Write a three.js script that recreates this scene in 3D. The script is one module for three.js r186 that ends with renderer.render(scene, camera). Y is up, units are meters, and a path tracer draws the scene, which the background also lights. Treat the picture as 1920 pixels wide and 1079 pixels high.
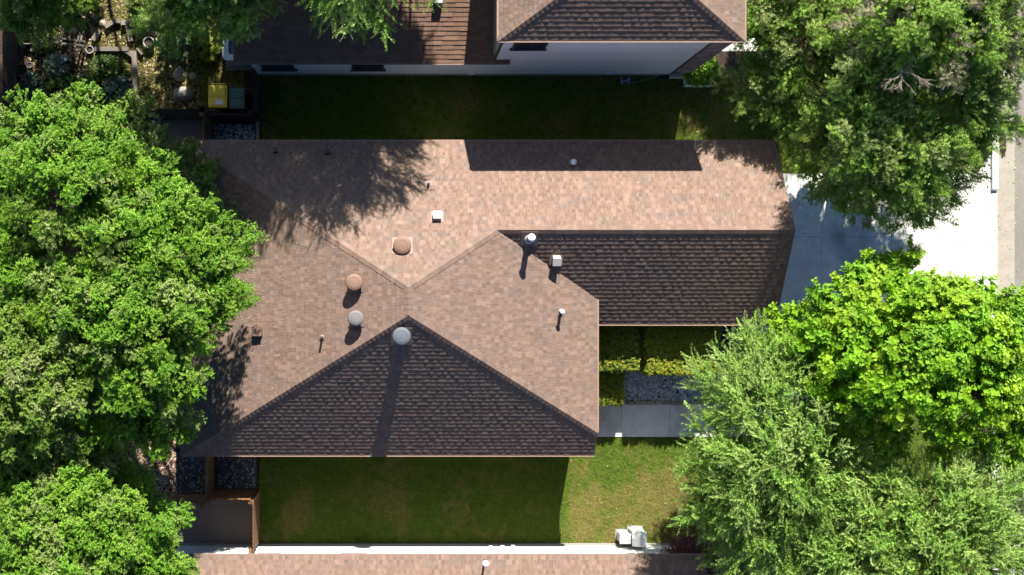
import * as THREE from 'three';
import { Sky } from 'three/addons/objects/Sky.js';
import { mergeGeometries } from 'three/addons/utils/BufferGeometryUtils.js';
import { RoundedBoxGeometry } from 'three/addons/geometries/RoundedBoxGeometry.js';

// ------------------------------------------------------------------ camera, sky, sun, exposure
const scene = new THREE.Scene();
const CAM_H = 40, FOCAL = 2400, NADIR = [740, 537];          // a drone 40 m up, looking straight down, lens shifted east
const camera = new THREE.PerspectiveCamera(2 * Math.atan(539.5 / FOCAL) * 180 / Math.PI, 1920 / 1079, 1, 400);
camera.position.set(0, CAM_H, 0); camera.up.set(0, 0, -1); camera.lookAt(0, 0, 0);
camera.setViewOffset(1920, 1079, 960 - NADIR[0], 539.5 - NADIR[1], 1920, 1079);
const SUN = new THREE.Vector3(0.225, 1, -1.292).normalize();
const sky = new Sky(); sky.name = 'sky'; sky.scale.setScalar(300); sky.userData = { kind: 'structure' };
sky.material.uniforms.sunPosition.value.copy(SUN);
sky.material.uniforms.turbidity.value = 2; sky.material.uniforms.rayleigh.value = 0.85; sky.material.uniforms.mieCoefficient.value = 0.002;
scene.add(sky);
scene.environmentIntensity = 0.11;
const sun = new THREE.DirectionalLight(new THREE.Color(1, 0.955, 0.87), 5);
sun.position.copy(SUN).multiplyScalar(60); sun.castShadow = true; sun.shadow.mapSize.set(4096, 4096); sun.shadow.radius = 1;
Object.assign(sun.shadow.camera, { left: -32, right: 32, top: 32, bottom: -32, near: 1, far: 140 });
scene.add(sun, sun.target);
const renderer = new THREE.WebGLRenderer({ antialias: true });
renderer.toneMapping = THREE.LinearToneMapping; renderer.toneMappingExposure = 3.35;
renderer.shadowMap.enabled = true;

// ------------------------------------------------------------------ helpers
function rng(seed) { let a = seed >>> 0; return () => { a = (a + 0x6D2B79F5) | 0; let t = Math.imul(a ^ (a >>> 15), 1 | a); t = (t + Math.imul(t ^ (t >>> 7), 61 | t)) ^ t; return ((t ^ (t >>> 14)) >>> 0) / 4294967296; }; }
const V = (x, y, z) => new THREE.Vector3(x, y, z);
const lerp = (a, b, t) => a + (b - a) * t, clamp = (x, a = 0, b = 1) => Math.min(b, Math.max(a, x));
// survey: where a point of known height stands, from its place on the aerial survey plan
const sv = (px, py, h = 0) => V((px - NADIR[0]) * (CAM_H - h) / FOCAL, h, (py - NADIR[1]) * (CAM_H - h) / FOCAL);
const g2 = (px, py) => [(px - NADIR[0]) / 60, (py - NADIR[1]) / 60];
const used = {};
function numbered(n) { const k = used[n] = (used[n] ?? -1) + 1; return k ? `${n}_${String(k).padStart(3, '0')}` : n; }
const shade = (o) => { o.traverse((c) => { if (c.isMesh) { c.castShadow = true; c.receiveShadow = true; } }); return o; };
function thing(o, name, label, category, group) { o.name = numbered(name); o.userData = { ...o.userData, label, category }; if (group) o.userData.group = group; scene.add(o); return o; }
function struct(o, name, kind = 'structure') { o.name = numbered(name); o.userData.kind = kind; scene.add(o); return o; }
function part(parent, name, geo, mat, kind) { const m = new THREE.Mesh(geo, mat); m.name = name; if (kind) m.userData.kind = kind; parent.add(m); return m; }
const at = (geo, x, y, z, ry = 0, rx = 0, rz = 0) => geo.applyMatrix4(new THREE.Matrix4().compose(V(x, y, z), new THREE.Quaternion().setFromEuler(new THREE.Euler(rx, ry, rz)), V(1, 1, 1)));
const box = (w, h, d, x = 0, y = 0, z = 0, ry = 0) => at(new THREE.BoxGeometry(w, h, d), x, y, z, ry);
const rbox = (w, h, d, x = 0, y = 0, z = 0, r = 0.01, ry = 0) => at(new RoundedBoxGeometry(w, h, d, 2, Math.min(r, w / 2.01, h / 2.01, d / 2.01)), x, y, z, ry);
const cyl = (r0, r1, h, x = 0, y = 0, z = 0, n = 20) => at(new THREE.CylinderGeometry(r0, r1, h, n), x, y, z);
const flat = (list) => mergeGeometries(list.map((g) => { const q = g.index ? g.toNonIndexed() : g; for (const k of Object.keys(q.attributes)) if (!['position', 'normal', 'uv'].includes(k)) q.deleteAttribute(k); return q; }));
function beam(a, b, w, h) { const d = b.clone().sub(a), g = new THREE.BoxGeometry(w, h, d.length()); const m = new THREE.Matrix4().lookAt(a, b, V(0, 1, 0)).setPosition(a.clone().add(b).multiplyScalar(0.5)); return g.applyMatrix4(m); }
function limbGeo(points, r0, r1, sides = 7, seg = 10) {          // a tapered branch
  const c = new THREE.CatmullRomCurve3(points), g = new THREE.TubeGeometry(c, seg, 1, sides, false), p = g.attributes.position, n = g.attributes.normal;
  for (let i = 0; i <= seg; i++) { const q = c.getPointAt(i / seg), r = lerp(r0, r1, i / seg); for (let j = 0; j <= sides; j++) { const k = i * (sides + 1) + j; p.setXYZ(k, q.x + n.getX(k) * r, q.y + n.getY(k) * r, q.z + n.getZ(k) * r); } }
  return g;
}
// ------------------------------------------------------------------ computed textures
function pnoise(period, seed) {                                  // tiling value noise, 0..1
  const r = rng(seed), t = Float32Array.from({ length: period * period }, r), s = (x) => x * x * (3 - 2 * x);
  return (u, v) => { const x = u * period, y = v * period, xi = Math.floor(x), yi = Math.floor(y), fx = s(x - xi), fy = s(y - yi), m = (a) => ((a % period) + period) % period, q = (a, b) => t[m(b) * period + m(a)];
    return lerp(lerp(q(xi, yi), q(xi + 1, yi), fx), lerp(q(xi, yi + 1), q(xi + 1, yi + 1), fx), fy); };
}
function fbm(periods, seed) { const n = periods.map((p, i) => pnoise(p, seed + i * 17)); return (u, v, roll = 0.6) => { let s = 0, w = 0, a = 1; for (const f of n) { s += a * f(u, v); w += a; a *= roll; } return s / w; }; }
function tex(size, metres, fn, srgb = true) {
  const d = new Uint8Array(size * size * 4);
  for (let y = 0; y < size; y++) for (let x = 0; x < size; x++) { const c = fn(x / size, y / size, x, y), k = (y * size + x) * 4; for (let i = 0; i < 3; i++) d[k + i] = clamp((Array.isArray(c) ? c[i] : c) * 255, 0, 255); d[k + 3] = 255; }
  const t = new THREE.DataTexture(d, size, size); t.wrapS = t.wrapT = THREE.RepeatWrapping; t.magFilter = THREE.LinearFilter; t.minFilter = THREE.LinearMipmapLinearFilter; t.generateMipmaps = true;
  t.repeat.set(1 / metres, 1 / metres); if (srgb) t.colorSpace = THREE.SRGBColorSpace; t.needsUpdate = true; return t;
}
const mixc = (a, b, t) => [lerp(a[0], b[0], t), lerp(a[1], b[1], t), lerp(a[2], b[2], t)];
const std = (c, rough = 0.85, o = {}) => new THREE.MeshStandardMaterial({ color: Array.isArray(c) ? new THREE.Color().setRGB(...c) : c, roughness: rough, ...o });

const R0 = rng(11);
const speck = fbm([16, 64, 128], 3), blot = fbm([4, 9, 21, 50], 5), blot2 = fbm([3, 7, 15, 40], 91), fine = fbm([40, 110, 240], 7);
const granTex = tex(512, 1.3, (u, v) => { const g = 0.9 + 0.22 * (R0() - 0.5) + 0.16 * (speck(u, v) - 0.5) + 0.12 * (blot(u, v) - 0.5); return [g, g, g]; });
const granBump = tex(256, 0.35, () => R0(), false);
const shingleMat = new THREE.MeshStandardMaterial({ map: granTex, bumpMap: granBump, bumpScale: 0.0012, roughness: 0.96, vertexColors: true });
const concreteTex = tex(1024, 9, (u, v) => { const b = blot(u, v), f = fine(u, v), s = blot2(u, v); let g = 0.80 + 0.10 * (b - 0.5) + 0.12 * (f - 0.5) + 0.05 * (R0() - 0.5); const k = clamp((s - 0.55) * 7) * 0.17; g -= k; return [g, g * 0.985, g * 0.955]; });
const fineBump = tex(256, 0.6, (u, v) => 0.5 * fine(u, v) + 0.5 * R0(), false);
const asphaltTex = tex(1024, 7, (u, v) => { const b = blot(u, v), s = R0(); const g = 0.43 + 0.1 * (b - 0.5) + 0.2 * (s - 0.5); return [g * 1.03, g, g * 0.95]; });
const soilTex = tex(1024, 6, (u, v) => { const b = blot(u, v), f = fine(u, v), s = R0(); return mixc([0.20, 0.15, 0.11], [0.45, 0.35, 0.25], clamp(0.35 + 1.1 * (b - 0.5) + 1.2 * (f - 0.5) + 0.5 * (s - 0.5))); });
const mulchTex = tex(512, 2.4, (u, v) => { const f = fine(u, v), s = R0(), b = blot(u, v); return mixc([0.20, 0.13, 0.10], [0.47, 0.34, 0.27], clamp(0.4 + 1.3 * (f - 0.5) + 0.6 * (s - 0.5) + 0.6 * (b - 0.5))); });
const lawnTex = tex(1024, 7.3, (u, v) => { const b = blot(u, v), c = blot2(u, v), f = fine(u, v), s = R0(); const dry = clamp((c - 0.5) * 5 + (b - 0.5) * 2 + 0.16); return mixc(mixc([0.17, 0.19, 0.07], [0.38, 0.42, 0.12], clamp(0.5 + 2 * (f - 0.5) + (s - 0.5))), mixc([0.33, 0.30, 0.13], [0.52, 0.47, 0.25], clamp(0.5 + 1.6 * (f - 0.5) + 0.8 * (s - 0.5))), dry); });
const woodTex = tex(512, 0.7, (u, v) => { const w = pw(u, v), f = fine(u * 3 % 1, v); const g = 0.62 + 0.35 * (w - 0.5) + 0.2 * (f - 0.5); return [g, g * 0.97, g * 0.94]; });
function pw(u, v) { return pw.n ? pw.n(u, v) : (pw.n = ((a, b) => (x, y) => 0.6 * a(x * 1, y * 0.12) + 0.4 * b(x, y * 0.1))(pnoise(32, 77), pnoise(90, 78)))(u, v); }
const wallTex = tex(512, 3, (u, v) => { const g = 0.9 + 0.06 * (blot(u, v) - 0.5) + 0.05 * (fine(u, v) - 0.5); return [g, g, g]; });
const barkTex = tex(256, 0.8, (u, v) => { const g = 0.5 + 0.6 * (pnoise.b ??= fbm([14, 40, 90], 41))(u, v) - 0.25 + 0.15 * (R0() - 0.5); return [g, g * 0.92, g * 0.84]; });

const M = {
  ground: std([0.62, 0.6, 0.58], 1, { map: soilTex, bumpMap: fineBump, bumpScale: 0.02 }),
  lawn: std([0.66, 0.66, 0.66], 1, { map: lawnTex, bumpMap: fineBump, bumpScale: 0.02 }),
  mulch: std([0.95, 0.88, 0.86], 1, { map: mulchTex, bumpMap: fineBump, bumpScale: 0.02 }),
  concrete: std([0.86, 0.86, 0.85], 0.92, { map: concreteTex, bumpMap: fineBump, bumpScale: 0.002 }),
  gutter: std([0.40, 0.37, 0.315], 0.94, { map: concreteTex, bumpMap: fineBump, bumpScale: 0.004 }),
  asphalt: std([0.92, 0.89, 0.84], 0.95, { map: asphaltTex, bumpMap: fineBump, bumpScale: 0.005 }),
  bark2: std([0.95, 0.83, 0.78], 1, { map: asphaltTex, bumpMap: fineBump, bumpScale: 0.012 }),
  joint: std([0.06, 0.06, 0.06], 1),
  deck: std([0.05, 0.04, 0.035], 1),
  wall: std([0.62, 0.58, 0.52], 0.9, { map: wallTex }),
  siding: [0.86, 0.89, 0.88, 0.84].map((g) => std([g * 0.985, g, g * 1.02], 0.72, { map: wallTex })),
  sidingGrey: [0.52, 0.55, 0.54].map((g) => std([g, g, g * 0.985], 0.75, { map: wallTex })),
  found: std([0.36, 0.35, 0.32], 0.95, { map: concreteTex, bumpMap: fineBump, bumpScale: 0.006 }),
  fascia: std([0.18, 0.115, 0.085], 0.6, { map: wallTex }),
  drip: std([0.26, 0.165, 0.12], 0.6, { map: wallTex }),
  glass: std([0.03, 0.035, 0.04], 0.08, { metalness: 0.0 }),
  frameDark: std([0.045, 0.035, 0.03], 0.5), frameWhite: std([0.75, 0.75, 0.73], 0.5),
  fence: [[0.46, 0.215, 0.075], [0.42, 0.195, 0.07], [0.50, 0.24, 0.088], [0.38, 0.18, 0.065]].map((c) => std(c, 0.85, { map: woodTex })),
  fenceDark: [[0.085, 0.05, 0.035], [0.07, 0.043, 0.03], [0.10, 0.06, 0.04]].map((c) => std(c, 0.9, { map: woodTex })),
  greyWood: [[0.40, 0.36, 0.31], [0.33, 0.30, 0.26], [0.46, 0.42, 0.36]].map((c) => std(c, 0.9, { map: woodTex })),
  bark: std([0.20, 0.165, 0.13], 1, { map: barkTex, bumpMap: barkTex, bumpScale: 0.02 }),
  deadwood: std([0.78, 0.76, 0.73], 0.95, { map: barkTex }),
  tan: std([0.20, 0.112, 0.075], 0.8, { map: wallTex }), white: std([0.74, 0.73, 0.71], 0.55), galv: std([0.088, 0.10, 0.118], 0.75, { map: wallTex }), ventGrey: std([0.15, 0.142, 0.138], 0.85, { map: wallTex }),
  lead: std([0.30, 0.31, 0.33], 0.55, { metalness: 0.3 }), darkPipe: std([0.05, 0.035, 0.03], 0.6), black: std([0.012, 0.012, 0.013], 0.45),
  yellow: std([0.72, 0.50, 0.035], 0.42), green: std([0.025, 0.095, 0.07], 0.45), sticker: std([0.62, 0.64, 0.68], 0.6),
  terracotta: std([0.36, 0.18, 0.11], 0.85, { map: wallTex }), potGrey: std([0.42, 0.42, 0.40], 0.8, { map: wallTex }), soil: std([0.055, 0.04, 0.03], 1, { bumpMap: fineBump, bumpScale: 0.03 }),
  block: std([0.34, 0.35, 0.36], 0.95, { map: concreteTex }), pool: std([0.10, 0.28, 0.46], 0.12), plastic: std([0.55, 0.60, 0.64], 0.35), brickMortar: std([0.33, 0.30, 0.28], 1),
  stone: [[0.46, 0.42, 0.34], [0.52, 0.47, 0.37], [0.38, 0.36, 0.32], [0.42, 0.36, 0.28]].map((c) => std(c, 0.95, { map: concreteTex, bumpMap: fineBump, bumpScale: 0.01 })),
};

// ------------------------------------------------------------------ the ground
function sheetGeo(poly) { const s = new THREE.Shape(poly.map(([x, z]) => new THREE.Vector2(x, -z))); return new THREE.ShapeGeometry(s).rotateX(-Math.PI / 2); }
function sheet(name, poly, y, mat, kind) { const m = new THREE.Mesh(sheetGeo(poly), mat); m.position.y = y; return struct(m, name, kind); }
const rect = (x0, z0, x1, z1) => [[x0, z0], [x1, z0], [x1, z1], [x0, z1]];
sheet('ground', rect(-120, -120, 18.66, 120), -0.012, M.ground); sheet('ground', rect(28, -120, 120, 120), -0.05, M.ground);
sheet('lawn', rect(-4.25, 4.4, 18.3, 9.6), 0.0, M.lawn);
sheet('lawn', rect(-4.2, -6.9, 18.3, -3.6), 0.0, M.lawn);
sheet('lawn', rect(12.7, 0.6, 18.3, 4.39), 0.0, M.lawn);
const mulchBeds = [[[-7.6, -5.2], [-5.85, -5.2], [-5.85, -3.7], [-7.9, -3.7]], rect(-8.3, 4.2, -6.75, 6.5), rect(-7.2, 6.56, -4.36, 8.1), rect(10.5, 0.58, 12.0, 2.2)];
mulchBeds.forEach((p, i) => sheet('mulch_bed', p, 0.004, i == 2 || i == 0 ? M.bark2 : M.mulch));
sheet('planting_soil', rect(5.6, 0.7, 10.45, 3.6), 0.002, M.soil);
// driveway in slabs with open joints, apron flaring to the kerb
function slab(name, poly, y0, y1, mat, parent) {
  const s = new THREE.Shape(poly.map(([x, z]) => new THREE.Vector2(x, -z)));
  const g = new THREE.ExtrudeGeometry(s, { depth: y1 - y0 - 0.006, bevelEnabled: true, bevelThickness: 0.006, bevelSize: 0.006, bevelOffset: -0.006, bevelSegments: 1 }).rotateX(-Math.PI / 2).translate(0, y0, 0);
  const m = new THREE.Mesh(g, mat); if (parent) { m.name = name; parent.add(m); return m; } return struct(m, name);
}
{
  const d = struct(new THREE.Mesh(sheetGeo(rect(10.85, -3.5, 18.4, 0.5)), M.joint), 'driveway'); d.position.y = 0.003;
  const zc = (445 - 537) / 60, xs = [10.86, 13.35, 15.795, 18.2], zs = [-3.52, zc, 0.55];
  for (let i = 0; i < 3; i++) for (let j = 0; j < 2; j++) { const e = i == 1 ? 0.010 : 0.004; slab('concrete_slab', rect(xs[i] + 0.004, zs[j] + 0.004, xs[i + 1] - (i == 1 ? 0.012 : e), zs[j + 1] - 0.004), -0.05, 0.03, M.concrete, d); }
  slab('concrete_apron', [[18.205, -3.52], [18.205, 0.55], [18.62, 1.15], [18.62, -4.1]], -0.05, 0.028, M.concrete, d);
  slab('concrete_apron', [[17.1, 0.56], [18.2, 0.56], [18.6, 1.16], [18.6, 1.6], [17.1, 1.2]], -0.05, 0.026, M.concrete, d);
  const w = struct(new THREE.Mesh(sheetGeo(rect(5.6, 3.72, 13.2, 4.68)), M.joint), 'front_walkway'); w.position.y = 0.004;
  for (let i = 0; i < 5; i++) slab('concrete_slab', rect(5.6 + i * 1.5 + 0.004, 3.7, 7.1 + i * 1.5 - 0.004, 4.71), -0.05, 0.035, M.concrete, w);
  slab('concrete_slab', rect(12.0, 0.57, 13.1, 3.69), -0.05, 0.035, M.concrete, w);
  slab('concrete_slab', rect(10.95, 0.56, 11.99, 2.0), -0.05, 0.03, M.concrete, w);
}
sheet('street', rect(19.42, -60, 28, 60), -0.075, M.asphalt);
sheet('gutter_pan', rect(18.84, -60, 19.415, 60), -0.07, M.gutter);
{
  const k = struct(new THREE.Group(), 'kerb');
  for (let i = 0; i < 16; i++) { const z0 = -24 + i * 3; const drop = z0 > -5 && z0 < 1.2; part(k, 'kerb_stone', rbox(0.2, drop ? 0.1 : 0.2, 2.99, 18.735, drop ? -0.018 : 0.03, z0 + 1.5, 0.025), M.concrete); }
  sheet('verge', rect(18.3, -40, 18.62, -4.2), 0.003, M.ground);
  const stain = std([0.42, 0.28, 0.17], 1, { map: soilTex });
  const pts = []; const r = rng(5); for (let i = 0; i < 18; i++) { const a = i / 18 * 6.283, q = 0.8 + 0.4 * r(); pts.push([19.06 + Math.cos(a) * 0.1 * q, -4.42 + Math.sin(a) * 0.42 * q]); }
  sheet('leaf_litter', pts, -0.066, stain);
  sheet('neighbour_path', rect(9.7, 8.4, 12.4, 10.4), 0.006, M.block);
  sheet('neighbour_path', rect(9.9, -7.75, 11.6, -7.35), 0.006, M.concrete);
}
// edging strips beside the gravel
for (const [a, b, w] of [[g2(483, 224), g2(483, 268), 0.11], [g2(301, 223), g2(284, 268), 0.09], [g2(240, 855), g2(240, 888), 0.12]]) { const m = new THREE.Mesh(beam(V(a[0], 0.03, a[1]), V(b[0], 0.03, b[1]), w, 0.08), M.stone[1]); struct(m, 'edging_strip'); }

// ------------------------------------------------------------------ shingled roofs
const SHINGLE = [[0.1993, 0.129, 0.0959], [0.1929, 0.124, 0.0921], [0.1855, 0.118, 0.0884], [0.176, 0.113, 0.0855], [0.1569, 0.109, 0.0865], [0.2056, 0.135, 0.1006], [0.1654, 0.108, 0.0818], [0.1611, 0.112, 0.0893]];
const EXPO = 0.14;
// every piece: a wedge with its own butt edge, sides and tone. Returns [{geo data, area, h}]
function layRoof(poly, down, seed, expo = EXPO, grid = null, palette = SHINGLE, wide = 1, lift = 1) {
  const r = rng(seed), P = poly.map((p) => V(...p)), n = new THREE.Vector3();
  for (let i = 0; i < P.length; i++) { const a = P[i], b = P[(i + 1) % P.length]; n.x += (a.y - b.y) * (a.z + b.z); n.y += (a.z - b.z) * (a.x + b.x); n.z += (a.x - b.x) * (a.y + b.y); }
  n.normalize(); if (n.y < 0) n.negate();
  const d = V(down[0], 0, down[1]), v = d.clone().addScaledVector(n, -d.dot(n)).normalize().negate(), u = V().crossVectors(v, n).normalize(), O = grid ? V(...grid) : P.reduce((a, b) => (a.y < b.y ? a : b));
  const Q = P.map((p) => { const q = p.clone().sub(O); return [q.dot(u), q.dot(v)]; });
  const v0 = Math.min(...Q.map((q) => q[1])), v1 = Math.max(...Q.map((q) => q[1]));
  const span = (y) => { y = clamp(y, v0 + 1e-5, v1 - 1e-5); let lo = 1e9, hi = -1e9; for (let i = 0; i < Q.length; i++) { const a = Q[i], b = Q[(i + 1) % Q.length]; if ((a[1] <= y) !== (b[1] <= y)) { const x = a[0] + (b[0] - a[0]) * (y - a[1]) / (b[1] - a[1]); lo = Math.min(lo, x); hi = Math.max(hi, x); } } return [lo, hi]; };
  const out = [], pt = (a, b, o) => O.clone().addScaledVector(u, a).addScaledVector(v, b).addScaledVector(n, o);
  const tone = fbm([8, 20], seed + 3);
  let area = 0; Q.forEach((q, i) => { const w = Q[(i + 1) % Q.length]; area += q[0] * w[1] - w[0] * q[1]; }); const ccw = area > 0 ? 1 : -1;
  const clip = (pts) => { for (let i = 0; i < Q.length && pts.length; i++) { const A = Q[i], B = Q[(i + 1) % Q.length], side = (p) => ccw * ((B[0] - A[0]) * (p[1] - A[1]) - (B[1] - A[1]) * (p[0] - A[0])), res = []; for (let k = 0; k < pts.length; k++) { const p = pts[k], q = pts[(k + 1) % pts.length], sp = side(p), sq = side(q); if (sp >= 0) res.push(p); if ((sp > 0 && sq < 0) || (sp < 0 && sq > 0)) { const t = sp / (sp - sq); res.push([lerp(p[0], q[0], t), lerp(p[1], q[1], t)]); } } pts = res; } return pts; };
  const size2 = (p) => { let s = 0; p.forEach((q, i) => { const w = p[(i + 1) % p.length]; s += q[0] * w[1] - w[0] * q[1]; }); return Math.abs(s / 2); };
  for (let c = Math.floor(v0 / expo + 1e-4); c * expo < v1 - 0.01; c++) {
    const a = c * expo, b = a + expo, [l0, r0] = span(a), [l1, r1] = span(b), [l2, r2] = span((a + b) / 2), lo = Math.min(l0, l1, l2), hi = Math.max(r0, r1, r2);
    let x = Math.floor(lo / 0.3 - 1) * 0.3 + 0.3 * r(), thick = r() < 0.5;
    while (x < hi) {
      thick = r() < 0.85 ? !thick : thick; const w = (thick ? 0.09 + 0.11 * r() : 0.045 + 0.07 * r()) * wide, x2 = x + w;
      const jag = (r() - 0.5) * 0.01, e = 0.002, P2 = clip([[x + e, a + jag], [x2 - e, a + jag], [x2 - e, b + 0.008], [x + e, b + 0.008]]);
      if (P2.length > 2 && size2(P2) > 0.0004) {
        const t = lift * (thick ? 0.0115 + 0.002 * r() : 0.0085 + 0.0015 * r()), hh = (v) => Math.max(0.0006, lerp(t, 0.0008, (v - a) / expo));
        const k = tone(((x + 40) / 9) % 1, ((a + 10) / 6) % 1), pick = palette[Math.min(palette.length - 1, Math.floor(clamp(r() * 0.9 + (k - 0.5) * 0.6 + 0.05) * palette.length))], g = (0.95 + 0.1 * r()) * (thick ? 1.03 : 0.9);
        out.push({ top: P2.map((q) => pt(q[0], q[1], hh(q[1]))), bot: P2.map((q) => pt(q[0], q[1], -0.004)), n, uv: P2, col: pick.map((q) => q * g), size: size2(P2) * n.y / (CAM_H - O.y - v.y * a) ** 2 });
      }
      x = x2;
    }
  }
  return out;
}
function shingleGeo(list) {
  const pos = [], nor = [], uv = [], col = [];
  for (const s of list) {
    const n = s.top.length, N = V(); for (let i = 0; i < n; i++) { const p = s.top[i], q = s.top[(i + 1) % n]; N.x += (p.y - q.y) * (p.z + q.z); N.y += (p.z - q.z) * (p.x + q.x); N.z += (p.x - q.x) * (p.y + q.y); } N.normalize(); const flip = N.dot(s.n) < 0; if (flip) N.negate();
    const put = (p, m, t) => { pos.push(p.x, p.y, p.z); nor.push(m.x, m.y, m.z); uv.push(t[0], t[1]); col.push(...s.col); };
    for (let i = 1; i + 1 < n; i++) for (const k of flip ? [0, i + 1, i] : [0, i, i + 1]) put(s.top[k], N, s.uv[k]);
    for (let i = 0; i < n; i++) { const j = (i + 1) % n, A = s.top[i], B = s.top[j], C = s.bot[j], D = s.bot[i], m = V().crossVectors(V().subVectors(D, A), V().subVectors(B, A)).normalize(); if (flip) m.negate(); const q = [[A, s.uv[i]], [D, [s.uv[i][0], s.uv[i][1] - 0.01]], [C, [s.uv[j][0], s.uv[j][1] - 0.01]], [B, s.uv[j]]]; for (const k of flip ? [0, 2, 1, 0, 3, 2] : [0, 1, 2, 0, 2, 3]) put(q[k][0], m, q[k][1]); }
  }
  const g = new THREE.BufferGeometry(); g.setAttribute('position', new THREE.Float32BufferAttribute(pos, 3)); g.setAttribute('normal', new THREE.Float32BufferAttribute(nor, 3)); g.setAttribute('uv', new THREE.Float32BufferAttribute(uv, 2)); g.setAttribute('color', new THREE.Float32BufferAttribute(col, 3)); return g;
}
function capLine(a, b, n1, n2, seed, step = 0.15, half = 0.12) {            // folded caps over a hip or ridge, from low A to high B
  const r = rng(seed), A = V(...a), B = V(...b), d = B.clone().sub(A), L = d.length(); d.normalize(); const out = [], up = n1.clone().add(n2).normalize();
  const side = (n, o) => { const s = V().crossVectors(d, n).normalize(); if (s.dot(o) < 0) s.negate(); return s; };
  const s1 = side(n1, n1.clone().sub(n2)), s2 = side(n2, n2.clone().sub(n1));
  for (let k = 0; k < Math.floor(L / step); k++) {
    const P0 = A.clone().addScaledVector(d, k * step), P1 = A.clone().addScaledVector(d, Math.min(L, (k + 1) * step + 0.02)), g = 0.9 + 0.2 * r(), col = SHINGLE[Math.floor(r() * 5) + 1].map((q) => q * g * 0.97), res = [];
    for (const [s, n] of [[s1, n1], [s2, n2]]) {
      const e = (P, w, o) => P.clone().addScaledVector(s, w).addScaledVector(n, w ? o : 0).addScaledVector(up, w ? 0 : o * 1.03);
      const p = [e(P0, 0, 0.021), e(P0, half, 0.021), e(P1, half, 0.013), e(P1, 0, 0.013), e(P0, 0, 0.01), e(P0, half, 0.004), e(P1, half, 0.004), e(P1, 0, 0.01)];
      res.push({ top: p.slice(0, 4), bot: p.slice(4), n, uv: [[0, k * step], [half, k * step], [half, k * step + step], [0, k * step + step]], col });
    }
    out.push(res);
  }
  return out;
}
const nrm = (x, y, z) => V(x, y, z).normalize();
function deckGeo(polys) {
  const list = polys.map((poly) => { const pos = [], uv = []; for (let i = 1; i + 1 < poly.length; i++) for (const k of [0, i, i + 1]) { pos.push(poly[k][0], poly[k][1] - 0.012, poly[k][2]); uv.push(poly[k][0], poly[k][2]); } const g = new THREE.BufferGeometry(); g.setAttribute('position', new THREE.Float32BufferAttribute(pos, 3)); g.setAttribute('uv', new THREE.Float32BufferAttribute(uv, 2)); g.computeVertexNormals(); return g; });
  return mergeGeometries(list);
}
function shingledRoof(house, faces, caps, seed, singles = 300) {
  const roof = part(house, 'roof', deckGeo(faces.map((f) => f.poly)), M.deck);
  let all = []; faces.forEach((f, i) => { all = all.concat(layRoof(f.poly, f.down, seed + i * 31, f.expo, f.grid, f.palette, f.wide, f.lift)); });
  all.sort((a, b) => b.size - a.size);
  for (const s of all.slice(0, singles)) part(roof, 'shingle', shingleGeo([s]), shingleMat);
  if (all.length > singles) part(roof, 'shingle_field', shingleGeo(all.slice(singles)), shingleMat, 'stuff');
  caps.forEach((c, i) => capLine(...c, seed + 500 + i).forEach((p) => part(roof, 'ridge_cap', shingleGeo(p), shingleMat)));
  return roof;
}
function eaveTrim(house, a, b, drop = 0.16, out = 0.012) {      // fascia board and metal drip edge under an eave from A to B
  const A = V(...a), B = V(...b), side = V().crossVectors(B.clone().sub(A).normalize(), V(0, 1, 0)).normalize();
  part(house, 'fascia', beam(A.clone().addScaledVector(side, -0.02).add(V(0, -drop / 2 - 0.012, 0)), B.clone().addScaledVector(side, -0.02).add(V(0, -drop / 2 - 0.012, 0)), 0.024, drop), M.fascia);
  part(house, 'drip_edge', beam(A.clone().addScaledVector(side, out).add(V(0, -0.002, 0)), B.clone().addScaledVector(side, out).add(V(0, -0.002, 0)), 0.06, 0.012), M.drip);
}

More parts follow.
